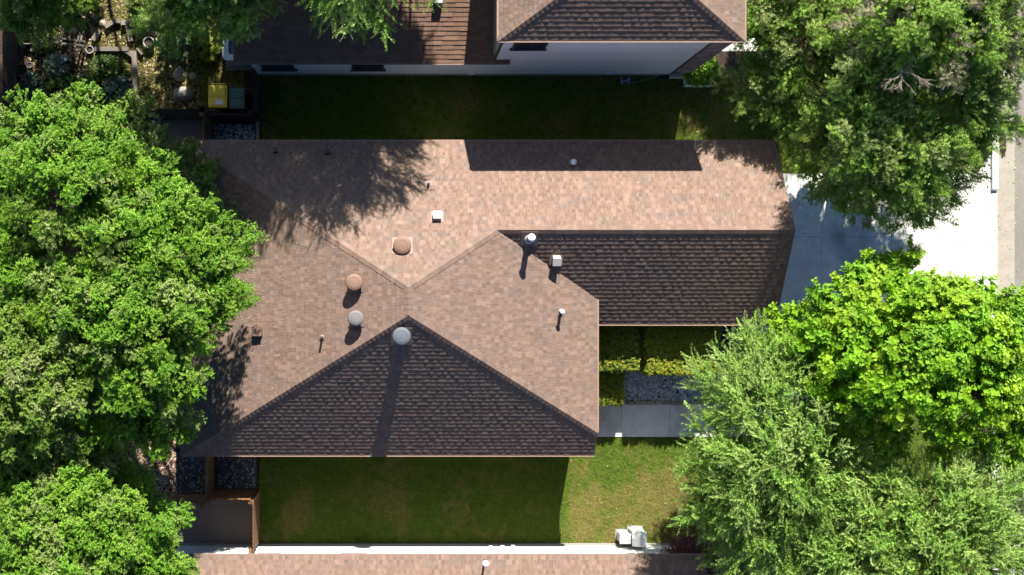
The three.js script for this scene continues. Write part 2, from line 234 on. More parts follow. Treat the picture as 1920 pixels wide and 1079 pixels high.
// ------------------------------------------------------------------ the main house
const EH = 2.7, main = new THREE.Group();
thing(main, 'bungalow', 'large brown shingled house with crossing hip roofs in the middle', 'house');
{
  const nS = 0.702, apY = 5.69, aN = [0.37, apY, 0.03], aS = [0.37, apY, 0.78];
  const NW = [-6.2, EH, -4.23], NE = [11.1, EH, -4.23], GE = [11.1, 4.574, -1.56], GW = [2.836, 4.574, -1.56], SW = [-6.2, EH, 4.93], Q = [5.83, EH, 4.93], Pp = [5.83, 3.219, 4.21], Pv = [5.83, 3.219, 0.371], SEg = [11.1, EH, 1.11], SWg = [5.83, EH, 1.11];
  const hipN = (h) => { const t = (h - EH) / (apY - EH); return [lerp(NW[0], aN[0], t), h, lerp(NW[2], aN[2], t)]; };
  const faces = [
    { poly: [NW, NE, GE, [hipN(4.574)[0], 4.574, -1.56]], down: [0, -1] }, { poly: [[hipN(4.574)[0], 4.574, -1.56], GW, aN], down: [0, -1], grid: NW },
    { poly: [aN, aS, Pp, Pv, GW], down: [1, 0] }, { poly: [SW, Q, Pp, aS], down: [0, 1] }, { poly: [NW, SW, aS, aN], down: [-1, 0] },
    { poly: [SWg, SEg, [11.1, 3.219, 0.371], Pv], down: [0, 1] }, { poly: [Pv, [11.1, 3.219, 0.371], GE, GW], down: [0, 1], grid: SWg },
  ];
  const N = nrm(0, 1, -nS), S = nrm(0, 1, nS), W = nrm(-0.455, 1, 0), E = nrm(0.4526, 1, 0);
  shingledRoof(main, faces, [[NW, aN, N, W], [GW, aN, N, E], [SW, aS, S, W], [Pp, aS, S, E], [aS, aN, W, E], [GE, GW, N, S].map((x) => x)], 100);
  for (const [a, b] of [[NE, NW], [SW, Q], [NW, SW], [SWg, SEg]]) eaveTrim(main, a, b);
  eaveTrim(main, Pp, Pv); 
  for (const [a, b] of [[SEg, GE], [GE, NE], [Q, Pp]]) part(main, 'rake_board', beam(V(a[0] - 0.015, a[1] - 0.09, a[2]), V(b[0] - 0.015, b[1] - 0.09, b[2]), 0.025, 0.15), M.fascia);
  // walls under the eaves
  const wl = (x0, z0, x1, z1, h = 2.72) => part(main, 'wall', beam(V(x0, h / 2, z0), V(x1, h / 2, z1), 0.14, h), M.wall);
  wl(-5.9, -3.93, 10.8, -3.93); wl(-5.9, 4.55, 5.55, 4.55); wl(-5.9, -3.85, -5.9, 4.47); wl(5.55, 0.9, 5.55, 4.47, 2.78); wl(5.63, 0.8, 10.8, 0.8); wl(10.8, -3.85, 10.8, 0.72);
  const gs = new THREE.Shape([[-0.95, 2.72], [-3.85, 2.72], [-1.56, 4.36], [0.72, 2.72]].map(([z, y]) => new THREE.Vector2(z, y)).slice(1)); part(main, 'gable_wall', new THREE.ExtrudeGeometry(gs, { depth: 0.12, bevelEnabled: false }).rotateY(-Math.PI / 2).translate(10.86, 0.005, 0), M.wall);
  part(main, 'soffit', flat([box(17.2, 0.02, 0.34, 2.45, 2.53, -4.06), box(11.9, 0.02, 0.4, -0.2, 2.53, 4.72), box(5.2, 0.02, 0.3, 8.45, 2.53, 0.95)]), M.wall);
  // vents and pipes standing on the roof
  const hN = (z) => EH + (z + 4.23) * nS - 0, hW = (x) => EH + (x + 6.2) * 0.455, hE = (x) => apY - (x - 0.37) * 0.4526, hS = (z) => EH + (4.93 - z) * 0.7205, hG = (z) => EH + (1.11 - z) * 0.702;
  const solve = (px, py, f) => { let h = 4; for (let i = 0; i < 30; i++) { const p = sv(px, py, h); h = f(p); } return sv(px, py, h); };
  const face = { N: [(p) => hN(p.z), N], W: [(p) => hW(p.x), W], E: [(p) => hE(p.x), E], S: [(p) => hS(p.z), S], G: [(p) => hG(p.z), nrm(0, 1, 0.702)] };
  const flash = (v, P, n, w, d, mat) => { const m = part(v, 'flashing', new RoundedBoxGeometry(w, 0.012, d, 1, 0.004), mat); m.quaternion.setFromUnitVectors(V(0, 1, 0), n); m.position.copy(n).multiplyScalar(0.018); };
  function dome(px, py, f, r, rise, mat, mat2, label) {          // a round attic vent: flashing, throat and domed cap
    const P = solve(px, py, (p) => face[f][0](sv(px, py, p.y)) + rise * 0.75), b = V(P.x, face[f][0](P), P.z), v = part(main, 'roof_vent', cyl(r * 0.72, r * 0.72, rise + 0.12, 0, rise / 2 - 0.08, 0, 28), mat2); v.position.copy(b); v.userData.label = label;
    flash(v, b, face[f][1], r * 2.3, r * 2.3, M.fascia);
    const prof = [[0, 0.115], [0.25, 0.113], [0.5, 0.105], [0.72, 0.088], [0.88, 0.062], [0.97, 0.03], [1, 0], [0.985, -0.035], [0.93, -0.035], [0.90, -0.005], [0.3, 0.02]].map(([a, y]) => new THREE.Vector2(a * r, y * r * 2.6));
    const cap = part(v, 'cap', new THREE.LatheGeometry(prof, 36).translate(0, rise, 0), mat); cap.rotation.set(0, 0.3, 0);
    part(v, 'seam', at(new THREE.TorusGeometry(r * 0.62, 0.004, 5, 30), 0, rise + r * 0.262, 0, 0, Math.PI / 2), mat);
  }
  dome(754, 461, 'N', 0.25, 0.20, M.tan, M.tan, 'tan domed vent on the bright slope'); dome(664, 530, 'W', 0.235, 0.30, M.tan, M.tan, 'upper tan domed vent on the left slope'); dome(667, 597, 'W', 0.215, 0.34, M.ventGrey, M.tan, 'pale domed vent with tan collar'); dome(753, 631, 'S', 0.25, 0.30, M.galv, M.galv, 'grey metal domed vent on the dark slope');
  function pipe(px, py, f, r, rise, mat, cap, label) {
    const P = solve(px, py, (p) => face[f][0](sv(px, py, p.y)) + rise), b = V(P.x, face[f][0](P), P.z), v = part(main, 'vent_pipe', cyl(r, r, rise + 0.1, 0, rise / 2 - 0.05, 0, 16), mat); v.position.copy(b); if (label) v.userData.label = label;
    flash(v, b, face[f][1], r * 5.5, r * 5.5, M.fascia);
    part(v, 'boot', cyl(r * 1.25, r * 1.9, 0.09, 0, 0.05, 0, 16), M.lead);
    if (cap) part(v, 'cap', new THREE.LatheGeometry([[0, 0.09], [0.5, 0.08], [0.85, 0.045], [1, 0], [0.96, -0.05], [0.4, -0.05]].map(([a, y]) => new THREE.Vector2(a * cap[0], y * cap[0] * 6)), 24).translate(0, rise, 0), cap[1]);
  }
  pipe(804, 344, 'N', 0.035, 0.2, M.darkPipe); pipe(603, 633, 'W', 0.03, 0.3, M.darkPipe); pipe(1055, 585, 'E', 0.045, 0.42, M.darkPipe, [0.07, M.white], 'dark pipe with a small white cap');
  pipe(1076, 304, 'N', 0.055, 0.22, M.lead, [0.085, M.white]); pipe(997, 446, 'G', 0.085, 0.62, M.galv, [0.11, M.white], 'tall flue pipe with a white cap by the valley');
  function boxVent(px, py, f, w, h, mat, turn, label) {           // a slant-topped square vent
    const P = solve(px, py, (p) => face[f][0](sv(px, py, p.y)) + h), b = V(P.x, face[f][0](P), P.z), n = face[f][1], v = new THREE.Mesh(rbox(w, h, w, 0, h / 2, 0, 0.012), mat); v.name = 'box_vent'; v.position.copy(b); v.quaternion.setFromUnitVectors(V(0, 1, 0), n.clone().lerp(V(0, 1, 0), 0.25).normalize()); if (label) v.userData.label = label; main.add(v);
    part(v, 'hood', rbox(w * 1.12, 0.025, w * 1.12, 0, h + 0.01, 0, 0.008), mat); part(v, 'flange', rbox(w * 1.7, 0.012, w * 1.7, 0, 0.022, 0, 0.004), M.fascia);
  }
  boxVent(820, 408, 'N', 0.22, 0.16, M.boxw ??= std([0.46, 0.44, 0.43], 0.6, { map: wallTex }), 0, 'white square vent on the bright slope'); boxVent(1045, 485, 'G', 0.22, 0.22, M.boxw, 0, 'white square vent beside the valley'); boxVent(485, 622, 'W', 0.24, 0.16, M.fascia); boxVent(516, 284, 'N', 0.14, 0.1, M.darkPipe); boxVent(613, 287, 'N', 0.14, 0.1, M.darkPipe);
}

// ------------------------------------------------------------------ lap-sided walls, windows
function boards(house, x0, x1, z, y0, y1, outZ, seed, holes = [], mats = M.siding) {       // lap siding: every board its own piece, cut round windows
  const r = rng(seed), e = 0.17;
  for (let y = y0; y < y1 - 0.02; y += e) {
    const h = Math.min(e, y1 - y); let cuts = [[x0, x1]];
    for (const [a, b, c, d] of holes) if (y < d && y + h > c) cuts = cuts.flatMap(([p, q]) => (a > q || b < p ? [[p, q]] : [[p, a], [b, q]].filter(([s, t]) => t - s > 0.03)));
    const mat = mats[Math.floor(r() * mats.length)];
    for (const [p, q] of cuts) { const g = new THREE.BoxGeometry(q - p, h + 0.012, 0.014), m = part(house, 'siding_board', g, mat); m.position.set((p + q) / 2, y + h / 2, z + outZ * 0.012); m.rotation.x = -outZ * 0.06; }
  }
}
function windowAt(house, x0, x1, y0, y1, z, outZ, frame, deep = 0.03) {
  const w = x1 - x0, h = y1 - y0, cx = (x0 + x1) / 2, cy = (y0 + y1) / 2, t = 0.06;
  const f = part(house, 'window', flat([box(w, t, 0.07, cx, y0 + t / 2, z + outZ * deep), box(w, t, 0.07, cx, y1 - t / 2, z + outZ * deep), box(t, h - 2 * t, 0.07, x0 + t / 2, cy, z + outZ * deep), box(t, h - 2 * t, 0.07, x1 - t / 2, cy, z + outZ * deep), box(w - 2 * t, 0.035, 0.05, cx, cy, z + outZ * deep)]), frame);
  part(f, 'pane', box(w - 2 * t + 0.01, h - 2 * t + 0.01, 0.012, cx, cy, z + outZ * (deep - 0.012)), M.glass);
  part(f, 'sill', box(w + 0.1, 0.035, 0.1, cx, y0 - 0.02, z + outZ * (deep + 0.015)), frame);
}
// ------------------------------------------------------------------ the two-storey house above
{
  const house = new THREE.Group(); thing(house, 'neighbour_house', 'white sided two-storey house with a lower shaded wing along the top', 'house');
  const z = -6.62, xl = -4.28, xm = 2.93, xb = 8.6, xe = 9.12;
  part(house, 'foundation', box(xb - xl, 0.26, 0.2, (xl + xb) / 2, 0.12, z - 0.06), M.found);
  part(house, 'foundation_ledge', rbox(xe - xb + 0.06, 0.32, 0.34, (xb + xe) / 2, 0.15, z - 0.03, 0.02), M.concrete);
  const wins = [[sv(485, 0).x + 0.25, sv(543, 0).x + 0.27, 1.15, 2.3], [sv(662, 0).x + 0.02, sv(718, 0).x + 0.05, 1.15, 2.3]], up = [[3.24, 4.16, 4.55, 5.4]];
  boards(house, xl, xb, z, 0.25, 2.62, 1, 7, wins.map((w) => w)); boards(house, xm, xb, z, 2.62, 5.62, 1, 8, up);
  for (const w of wins) windowAt(house, ...w, z, 1, M.frameDark); for (const w of up) windowAt(house, ...w, z, 1, M.frameDark);
  part(house, 'wall', box(xb - xl, 2.6, 0.12, (xl + xb) / 2, 1.3, z - 0.12), M.wall); part(house, 'wall', box(xe - xm, 3.0, 0.12, (xm + xe) / 2, 4.12, z - 0.12), M.wall);
  part(house, 'wall', box(0.12, 5.6, 6, xe - 0.07, 2.8, z - 3.2), M.wall); part(house, 'wall', box(0.12, 5.6, 6, xm + 0.06, 2.8, z - 3.2), M.wall); part(house, 'wall', box(0.12, 2.6, 5, xl + 0.06, 1.3, z - 2.7), M.wall);
  part(house, 'corner_board', box(0.05, 5.3, 0.05, xb - 0.02, 2.95, z + 0.03), M.frameDark); part(house, 'corner_board', box(0.06, 2.9, 0.05, xm - 0.02, 4.1, z + 0.02), M.frameDark);
  // brick return at the street corner
  const r = rng(3), bl = [], bc = []; part(house, 'brick_backing', box(xe - xb, 5.3, 0.1, (xb + xe) / 2, 2.95, z - 0.01), M.brickMortar);
  const cols = [[0.26, 0.17, 0.15], [0.21, 0.16, 0.17], [0.30, 0.22, 0.20], [0.34, 0.30, 0.29], [0.17, 0.12, 0.12]];
  const groups = cols.map(() => []);
  for (let k = 0, y = 0.33; y < 5.55; y += 0.076, k++) for (let x = xb - (k % 2) * 0.1; x < xe; x += 0.208) { const a = Math.max(x, xb), b = Math.min(x + 0.198, xe); if (b - a > 0.03) groups[Math.floor(r() * 5)].push(box(b - a, 0.066, 0.05, (a + b) / 2, y + 0.033, z + 0.035 + 0.006 * r())); }
  const nb = part(house, 'brick_return', box(0.01, 5.2, 0.05, xe - 0.005, 2.93, z + 0.01), M.brickMortar, 'stuff'); groups.forEach((g, i) => part(nb, 'brick_work', flat(g), std(cols[i], 0.95, { bumpMap: fineBump, bumpScale: 0.004 }), 'stuff'));
  part(house, 'wall_vent', rbox(0.2, 0.16, 0.05, 4.95, 0.75, z + 0.05, 0.01), M.white); part(house, 'wall_vent', rbox(0.2, 0.2, 0.06, 2.35, 0.5, z + 0.05, 0.01), M.white); part(house, 'wall_vent', rbox(0.16, 0.14, 0.05, 6.6, 0.55, z + 0.05, 0.01), M.white);
  // two-storey hip roof
  const eh = 5.85, e0 = [2.77, eh, -6.55], e1 = [9.35, eh, -6.55], rp = 1.56, a0 = [6.07, eh + rp, -6.55 - rp / 0.70], back = -13;
  const faces = [{ poly: [e0, e1, a0], down: [0, 1] }, { poly: [e0, a0, [6.07, eh + rp, back], [2.78, eh, back]], down: [-1, 0] }, { poly: [e1, a0, [6.07, eh + rp, back], [9.36, eh, back]], down: [1, 0] }];
  // lower wing roof
  const l0 = [-4.66, EH, -6.5], l1 = [3.36, EH, -6.5], s = 0.36, dz = 3.0;
  const l2 = [2.86, EH + s * 0.74, -7.24], lt = [2.86, EH + s * dz, -6.5 - dz], ll = [-4.66, EH + s * dz, -6.5 - dz];
  const wingTones = { palette: [[0.20, 0.112, 0.074], [0.19, 0.107, 0.071], [0.21, 0.119, 0.079], [0.18, 0.10, 0.067]], wide: 3.2, expo: 0.135, lift: 1.4 };
  faces.push({ poly: [l0, [2.86, EH, -6.5], lt, ll], down: [0, 1], ...wingTones }, { poly: [[2.86, EH, -6.5], l1, [3.36, EH + s * 0.12, -6.62], [2.86, EH + s * 0.12, -6.62]], down: [0, 1], ...wingTones });
  shingledRoof(house, faces, [[e0, a0, nrm(0, 1, 0.70), nrm(-0.474, 1, 0)], [e1, a0, nrm(0, 1, 0.70), nrm(0.474, 1, 0)]], 900);
  eaveTrim(house, e0, e1); eaveTrim(house, [e0[0], eh, back], e0); eaveTrim(house, e1, [e1[0], eh, back]); eaveTrim(house, l0, l1); eaveTrim(house, ll, l0);
  part(house, 'soffit', box(6.4, 0.02, 0.3, 6.07, eh - 0.17, -6.72), M.wall); part(house, 'soffit', box(0.4, 0.02, 3, 3.0, eh - 0.17, -8.4), M.wall);
  const wallBack = [[-4.66, ll[1], ll[2]], [2.86, ll[1], ll[2]], [2.86, EH, -13], [-4.66, EH, -13]]; part(house, 'rear_roof', deckGeo([wallBack]), M.deck);
  // skylight box and a pipe on the lower wing
  const b = sv(822, 0, 3.4); part(house, 'box_vent', rbox(0.26, 0.2, 0.26, b.x, 3.38, b.z - 0.02, 0.02), M.lead);
  const q = sv(795, 92, 2.95); part(house, 'vent_pipe', cyl(0.03, 0.03, 0.35, q.x, 2.95, q.z, 12), M.darkPipe);
}
// ------------------------------------------------------------------ the house below
{
  const house = new THREE.Group(); thing(house, 'southern_house', 'white walled house with pinkish brown roof cut off by the lower edge', 'house');
  const z = 8.1, x0 = -6.7, x1 = 8.75, eh = 2.6, ez = 7.86, s = 0.36;
  part(house, 'foundation', box(x1 - x0, 0.2, 0.2, (x0 + x1) / 2, 0.09, z + 0.03), M.found);
  const wins = [[sv(485, 0).x + 0.08, sv(537, 0).x + 0.03, 1.0, 2.2], [sv(637, 0).x + 0.05, sv(690, 0).x + 0.05, 1.0, 2.2]];
  boards(house, x0, x1, z, 0.19, 2.5, -1, 17, wins, M.sidingGrey); for (const w of wins) windowAt(house, ...w, z, -1, M.frameWhite);
  part(house, 'wall', box(x1 - x0, 2.5, 0.12, (x0 + x1) / 2, 1.25, z + 0.13), M.wall); part(house, 'wall', box(0.12, 2.5, 6, x1 - 0.06, 1.25, z + 3.2), M.wall); part(house, 'wall', box(0.12, 2.5, 6, x0 + 0.06, 1.25, z + 3.2), M.wall);
  const a = [-6.95, eh, ez], b = [9.1, eh, ez], c = [9.1, eh + s * 3.4, ez + 3.4], d = [-6.95, eh + s * 3.4, ez + 3.4];
  shingledRoof(house, [{ poly: [a, b, c, d], down: [0, -1] }], [], 1500);
  eaveTrim(house, b, a); part(house, 'rear_roof', deckGeo([[d, c, [9.1, eh, 15], [-6.95, eh, 15]]]), M.deck); part(house, 'soffit', box(16, 0.02, 0.3, 1.07, eh - 0.14, 8.0), M.wall);
  const q = sv(911, 1058, 3.2), v = part(house, 'vent_pipe', cyl(0.03, 0.03, 0.5, q.x, 2.95, q.z, 12), M.darkPipe); part(v, 'cap', new THREE.LatheGeometry([[0, 0.06], [0.06, 0.05], [0.095, 0.02], [0.1, -0.02], [0.05, -0.03]].map((p) => new THREE.Vector2(...p)), 24).translate(q.x, 3.2, q.z), M.white);
  for (const [x, y] of [[sv(940, 0).x, 0.35], [sv(960, 0).x, 0.3], [sv(918, 0).x, 0.4]]) part(house, 'wall_vent', rbox(0.12, 0.12, 0.05, x, y + 0.1, z - 0.05, 0.01), M.white);
}

// ------------------------------------------------------------------ fences: posts, rails and single pickets
function fence(label, a, b, side, mats, h = 1.8, group = 'wooden picket fences') {
  const A = V(a[0], 0, a[1]), B = V(b[0], 0, b[1]), d = B.clone().sub(A), L = d.length(); d.normalize(); const n = V(-d.z, 0, d.x).multiplyScalar(side), r = rng(Math.floor(L * 1000 + a[0] * 77 + 9000)), ry = Math.atan2(-d.z, d.x);
  const f = new THREE.Group(); thing(f, 'picket_fence', label, 'fence', group); f.position.copy(A); f.rotation.y = ry;
  const sd = side, np = Math.max(1, Math.round(L / 2.2));
  const pg = new THREE.BoxGeometry(0.09, h - 0.02, 0.09); for (let i = 0; i <= np; i++) { const m = part(f, 'post', pg, mats[0]); m.position.set(clamp(L * i / np, 0.05, L - 0.05), (h - 0.02) / 2, -sd * 0.075); }
  const rg = new THREE.BoxGeometry(L, 0.085, 0.038); for (const y of [0.3, h - 0.28]) { const m = part(f, 'rail', rg, mats[1]); m.position.set(L / 2, y, -sd * 0.012); }
  const w = 0.138, ps = new THREE.Shape([[-w / 2, 0], [w / 2, 0], [w / 2, h - 0.03], [w / 2 - 0.03, h], [-w / 2 + 0.03, h], [-w / 2, h - 0.03]].map((p) => new THREE.Vector2(...p))), pk = new THREE.ExtrudeGeometry(ps, { depth: 0.018, bevelEnabled: false });
  for (let x = w / 2; x < L; x += w + 0.006) { const m = part(f, 'picket', pk, mats[Math.floor(r() * mats.length)]); m.position.set(x, 0.03 + (r() - 0.5) * 0.025, sd > 0 ? 0.009 : -0.027); m.rotation.z = (r() - 0.5) * 0.006; }
  return f;
}
fence('orange brown fence panel running from the lower left house corner', [-5.66, 4.62], [-5.66, 6.46], -1, M.fence);
fence('orange brown fence panel across the dark gravel patch below the house', [-5.60, 6.39], [-4.28, 6.39], -1, M.fence);
fence('sunlit orange fence panel beside the lower lawn', [-4.25, 6.40], [-4.25, 8.0], -1, M.fence);
fence('short orange brown fence panel next to the oak canopy at lower left', [-6.95, 6.52], [-5.72, 6.52], -1, M.fence);
fence('reddish brown fence panel between the house and the dark rear fence', [-5.72, -5.2], [-5.72, -4.0], -1, M.fence);
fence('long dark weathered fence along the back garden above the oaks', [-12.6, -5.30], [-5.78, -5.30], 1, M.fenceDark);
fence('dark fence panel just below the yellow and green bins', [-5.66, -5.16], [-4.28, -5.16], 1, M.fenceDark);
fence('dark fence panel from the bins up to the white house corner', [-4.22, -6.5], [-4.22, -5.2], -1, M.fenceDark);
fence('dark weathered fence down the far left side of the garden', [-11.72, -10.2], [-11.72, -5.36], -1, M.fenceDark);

// ------------------------------------------------------------------ bins, boxes, planter, tub
function bin(px, py, w, d, h, mat, label, sticker) {
  const g = new THREE.Group(), p = sv(px, py, h); thing(g, 'wheelie_bin', label, 'bin', 'wheelie bins by the fence'); g.position.set(p.x, 0.0, p.z);
  const body = new RoundedBoxGeometry(w, h - 0.08, d, 3, 0.05), pos = body.attributes.position; for (let i = 0; i < pos.count; i++) { const k = lerp(0.8, 0.97, (pos.getY(i) + h / 2) / h); pos.setX(i, pos.getX(i) * k); pos.setZ(i, pos.getZ(i) * k); } body.translate(0, h / 2 - 0.02, 0);
  part(g, 'body', body, mat); const lid = part(g, 'lid', flat([rbox(w, 0.06, d, 0, h - 0.03, 0, 0.028), rbox(w * 0.8, 0.03, d * 0.42, 0, h + 0.006, -d * 0.22, 0.014), rbox(w * 0.8, 0.03, d * 0.36, 0, h + 0.006, d * 0.24, 0.014)]), mat);
  part(g, 'handle', at(new THREE.CylinderGeometry(0.016, 0.016, w * 0.8, 10), 0, h - 0.05, -d / 2 - 0.05, 0, 0, Math.PI / 2), mat); for (const s of [-1, 1]) part(g, 'wheel', at(new THREE.CylinderGeometry(0.1, 0.1, 0.05, 20), s * w * 0.42, 0.1, -d / 2 + 0.02, 0, 0, Math.PI / 2), M.black);
  if (sticker) part(lid, 'sticker', rbox(0.21, 0.004, 0.15, 0.04, h + 0.023, d * 0.26, 0.001), M.sticker);
}
bin(408, 181, 0.58, 0.68, 1.05, M.yellow, 'yellow wheelie bin with a pale sticker on its lid', true);
bin(444, 185, 0.50, 0.62, 1.0, M.green, 'dark green wheelie bin beside the yellow one');
{
  const t = new THREE.Group(); thing(t, 'spa_tub', 'white rounded tub with blue inside under the shaded roof corner', 'tub'); const p = sv(447, 97, 0.9); t.position.set(p.x + 0.3, 0, p.z - 0.15);
  const ring = (w, d, r) => { const s = new THREE.Shape(); s.moveTo(-w / 2 + r, -d / 2); s.lineTo(w / 2 - r, -d / 2); s.quadraticCurveTo(w / 2, -d / 2, w / 2, -d / 2 + r); s.lineTo(w / 2, d / 2 - r); s.quadraticCurveTo(w / 2, d / 2, w / 2 - r, d / 2); s.lineTo(-w / 2 + r, d / 2); s.quadraticCurveTo(-w / 2, d / 2, -w / 2, d / 2 - r); s.lineTo(-w / 2, -d / 2 + r); s.quadraticCurveTo(-w / 2, -d / 2, -w / 2 + r, -d / 2); return s; };
  const sh = ring(1.55, 0.8, 0.16); sh.holes.push(ring(1.25, 0.5, 0.12)); part(t, 'rim', new THREE.ExtrudeGeometry(sh, { depth: 0.09, bevelEnabled: true, bevelSize: 0.015, bevelThickness: 0.015 }).rotateX(-Math.PI / 2).translate(0, 0.8, 0), M.plastic);
  const bd = ring(1.45, 0.7, 0.14); bd.holes.push(ring(1.27, 0.52, 0.12)); part(t, 'shell', new THREE.ExtrudeGeometry(bd, { depth: 0.79, bevelEnabled: false }).rotateX(-Math.PI / 2), M.potGrey);
  part(t, 'water', new THREE.ShapeGeometry(ring(1.27, 0.52, 0.1)).rotateX(-Math.PI / 2).translate(0, 0.62, 0), M.pool); part(t, 'plinth', rbox(1.7, 0.08, 1.05, 0.05, 0.05, 0.05, 0.02), M.block);
}
{
  const g = new THREE.Group(), c = g2(1307, 136); thing(g, 'raised_planter', 'white edged planter bed at the brick corner of the white house', 'planter'); g.position.set(c[0], 0, c[1]);
  part(g, 'soil', box(0.74, 0.18, 0.8, 0, 0.09, 0), M.soil);
  for (const [w, d, x, z] of [[0.42, 0.08, -0.215, 0.42], [0.42, 0.08, 0.215, 0.42], [0.07, 0.44, 0.4, 0.14], [0.07, 0.44, 0.4, -0.32], [0.07, 0.42, -0.4, 0.15]]) part(g, 'edging_block', rbox(w - 0.01, 0.26, d, x, 0.13, z, 0.02), M.white);
}
for (const [px, py, w, d, h, label, lid] of [[1165, 1005, 0.32, 0.28, 0.62, 'smaller white utility box standing against the lower white wall', 0], [1189, 1003, 0.40, 0.42, 0.78, 'taller white utility box with a peaked lid by the lower wall', 1]]) {
  const g = new THREE.Group(), p = g2(px, py); thing(g, 'utility_box', label, 'utility box', 'white utility boxes'); g.position.set(p[0] + 0.02, 0, p[1] - 0.02);
  part(g, 'cabinet', rbox(w, h, d, 0, h / 2, 0, 0.02), M.cab ??= std([0.60, 0.60, 0.58], 0.6, { map: wallTex })); if (lid) { const s = new THREE.Shape([[-w / 2 - 0.02, 0], [w / 2 + 0.02, 0], [w / 2 + 0.02, 0.03], [0, 0.13], [-w / 2 - 0.02, 0.03]].map((q) => new THREE.Vector2(...q))); part(g, 'lid', new THREE.ExtrudeGeometry(s, { depth: d + 0.04, bevelEnabled: false }).translate(0, h + 0.002, -d / 2 - 0.02), M.white); } else part(g, 'lid', rbox(w + 0.03, 0.04, d + 0.03, 0, h + 0.02, 0, 0.012), M.white);
  part(g, 'base_plate', rbox(w + 0.1, 0.04, d + 0.1, 0, 0.02, 0, 0.01), M.block); for (let k = 0; k < 3; k++) part(g, 'louvre', rbox(w * 0.6, 0.018, 0.01, 0, h * (0.68 + k * 0.07), -d / 2 - 0.014, 0.003), M.lead); part(g, 'conduit', cyl(0.022, 0.022, h * 0.7, w * 0.3, h * 0.35, d / 2 + 0.04, 10), M.lead); part(g, 'door_panel', rbox(w * 0.8, h * 0.8, 0.012, 0, h * 0.5, -d / 2 - 0.004, 0.004), M.white);
}
{ // dark box and stones by the garage wall
  const g = new THREE.Group(), p = g2(1366, 634); thing(g, 'condenser_unit', 'dark grey box unit tucked under the garage eave by the stones', 'box unit'); g.position.set(p[0], 0, p[1]);
  part(g, 'casing', rbox(0.42, 0.6, 0.42, 0, 0.34, 0, 0.03), std([0.13, 0.13, 0.14], 0.5, { metalness: 0.3 })); part(g, 'grille', at(new THREE.TorusGeometry(0.14, 0.012, 6, 24), 0, 0.645, 0, 0, Math.PI / 2), M.black); part(g, 'pad', rbox(0.55, 0.06, 0.55, 0, 0.02, 0, 0.02), M.block);
}
{ // hose and sprinkler on the upper lawn
  const g = new THREE.Group(), p = g2(1246, 141); thing(g, 'garden_hose', 'coiled black garden hose at the foot of the white wall corner', 'hose'); g.position.set(p[0], 0, p[1]);
  const pts = []; for (let i = 0; i <= 90; i++) { const a = i / 90 * Math.PI * 2 * 5; pts.push(V(Math.cos(a) * (0.16 + 0.012 * Math.sin(a * 0.37)), 0.03 + i / 90 * 0.13, Math.sin(a) * (0.13 + 0.015 * Math.cos(a * 0.53)))); }
  part(g, 'coil', new THREE.TubeGeometry(new THREE.CatmullRomCurve3(pts), 220, 0.014, 6), M.black); part(g, 'tail', new THREE.TubeGeometry(new THREE.CatmullRomCurve3([V(-0.15, 0.03, 0), V(-0.5, 0.03, 0.12), V(-0.75, 0.03, 0.2), V(-1.05, 0.04, 0.25)]), 30, 0.013, 6), M.lead);
  const s = new THREE.Group(), q = g2(1172, 152); thing(s, 'lawn_sprinkler', 'pale blue lawn sprinkler lying on the shaded upper grass', 'sprinkler'); s.position.set(q[0], 0.04, q[1]);
  const bl = std([0.30, 0.42, 0.52], 0.5); part(s, 'base', flat([beam(V(-0.15, 0, 0.04), V(0.15, 0, -0.04), 0.05, 0.03), beam(V(-0.12, 0.003, -0.1), V(-0.1, 0.003, 0.12), 0.04, 0.03), beam(V(0.12, 0.003, -0.12), V(0.1, 0.003, 0.1), 0.04, 0.03)]), bl); part(s, 'spray_bar', at(new THREE.CylinderGeometry(0.018, 0.018, 0.32, 10), 0, 0.06, 0, 0.3, 0, Math.PI / 2), bl);
}
// ------------------------------------------------------------------ the back garden at upper left
function lump(r, seed, flatY = 0.7, det = 2) { const g = new THREE.IcosahedronGeometry(r, det), p = g.attributes.position, q = rng(seed), k = [q() * 6, q() * 6, q() * 6]; for (let i = 0; i < p.count; i++) { const x = p.getX(i) / r, y = p.getY(i) / r, z = p.getZ(i) / r, s = 1 + 0.14 * Math.sin(2.3 * x + k[0]) + 0.12 * Math.sin(2.9 * z + k[1]) + 0.1 * Math.sin(3.7 * y + 2 * x + k[2]); p.setXYZ(i, p.getX(i) * s, p.getY(i) * s * flatY, p.getZ(i) * s); } g.computeVertexNormals(); return g; }
const rocks = [[337, 140, 0.2, 'large cream boulder between the trees and the yellow bin', 1], [361, 143, 0.11, 'small pale stone right of the cream boulder', 1], [345, 177, 0.27, 'big round grey boulder left of the yellow bin', 2], [176, 16, 0.1, 'pale stone nearest the top edge in the garden', 1], [170, 26, 0.09, 'pale stone just below the topmost garden stone', 1], [178, 32, 0.09, 'pale stone third from the top in the garden', 0], [192, 43, 0.11, 'pale round stone left of the diagonal bed board', 0], [138, 59, 0.12, 'greenish oval stone above the grey timber frame', 2], [300, 78, 0.14, 'brown stone right of the white ringed pot', 3], [290, 62, 0.12, 'tan stone closing the right side of the board bed', 3]];
rocks.forEach(([px, py, r, label, m], i) => { const o = thing(new THREE.Mesh(lump(r, 60 + i, i == 2 ? 0.85 : 0.6), M.stone[m]), 'garden_stone', label, 'stone', 'stones in the back garden'); const p = g2(px, py); o.position.set(p[0], r * 0.35, p[1]); });
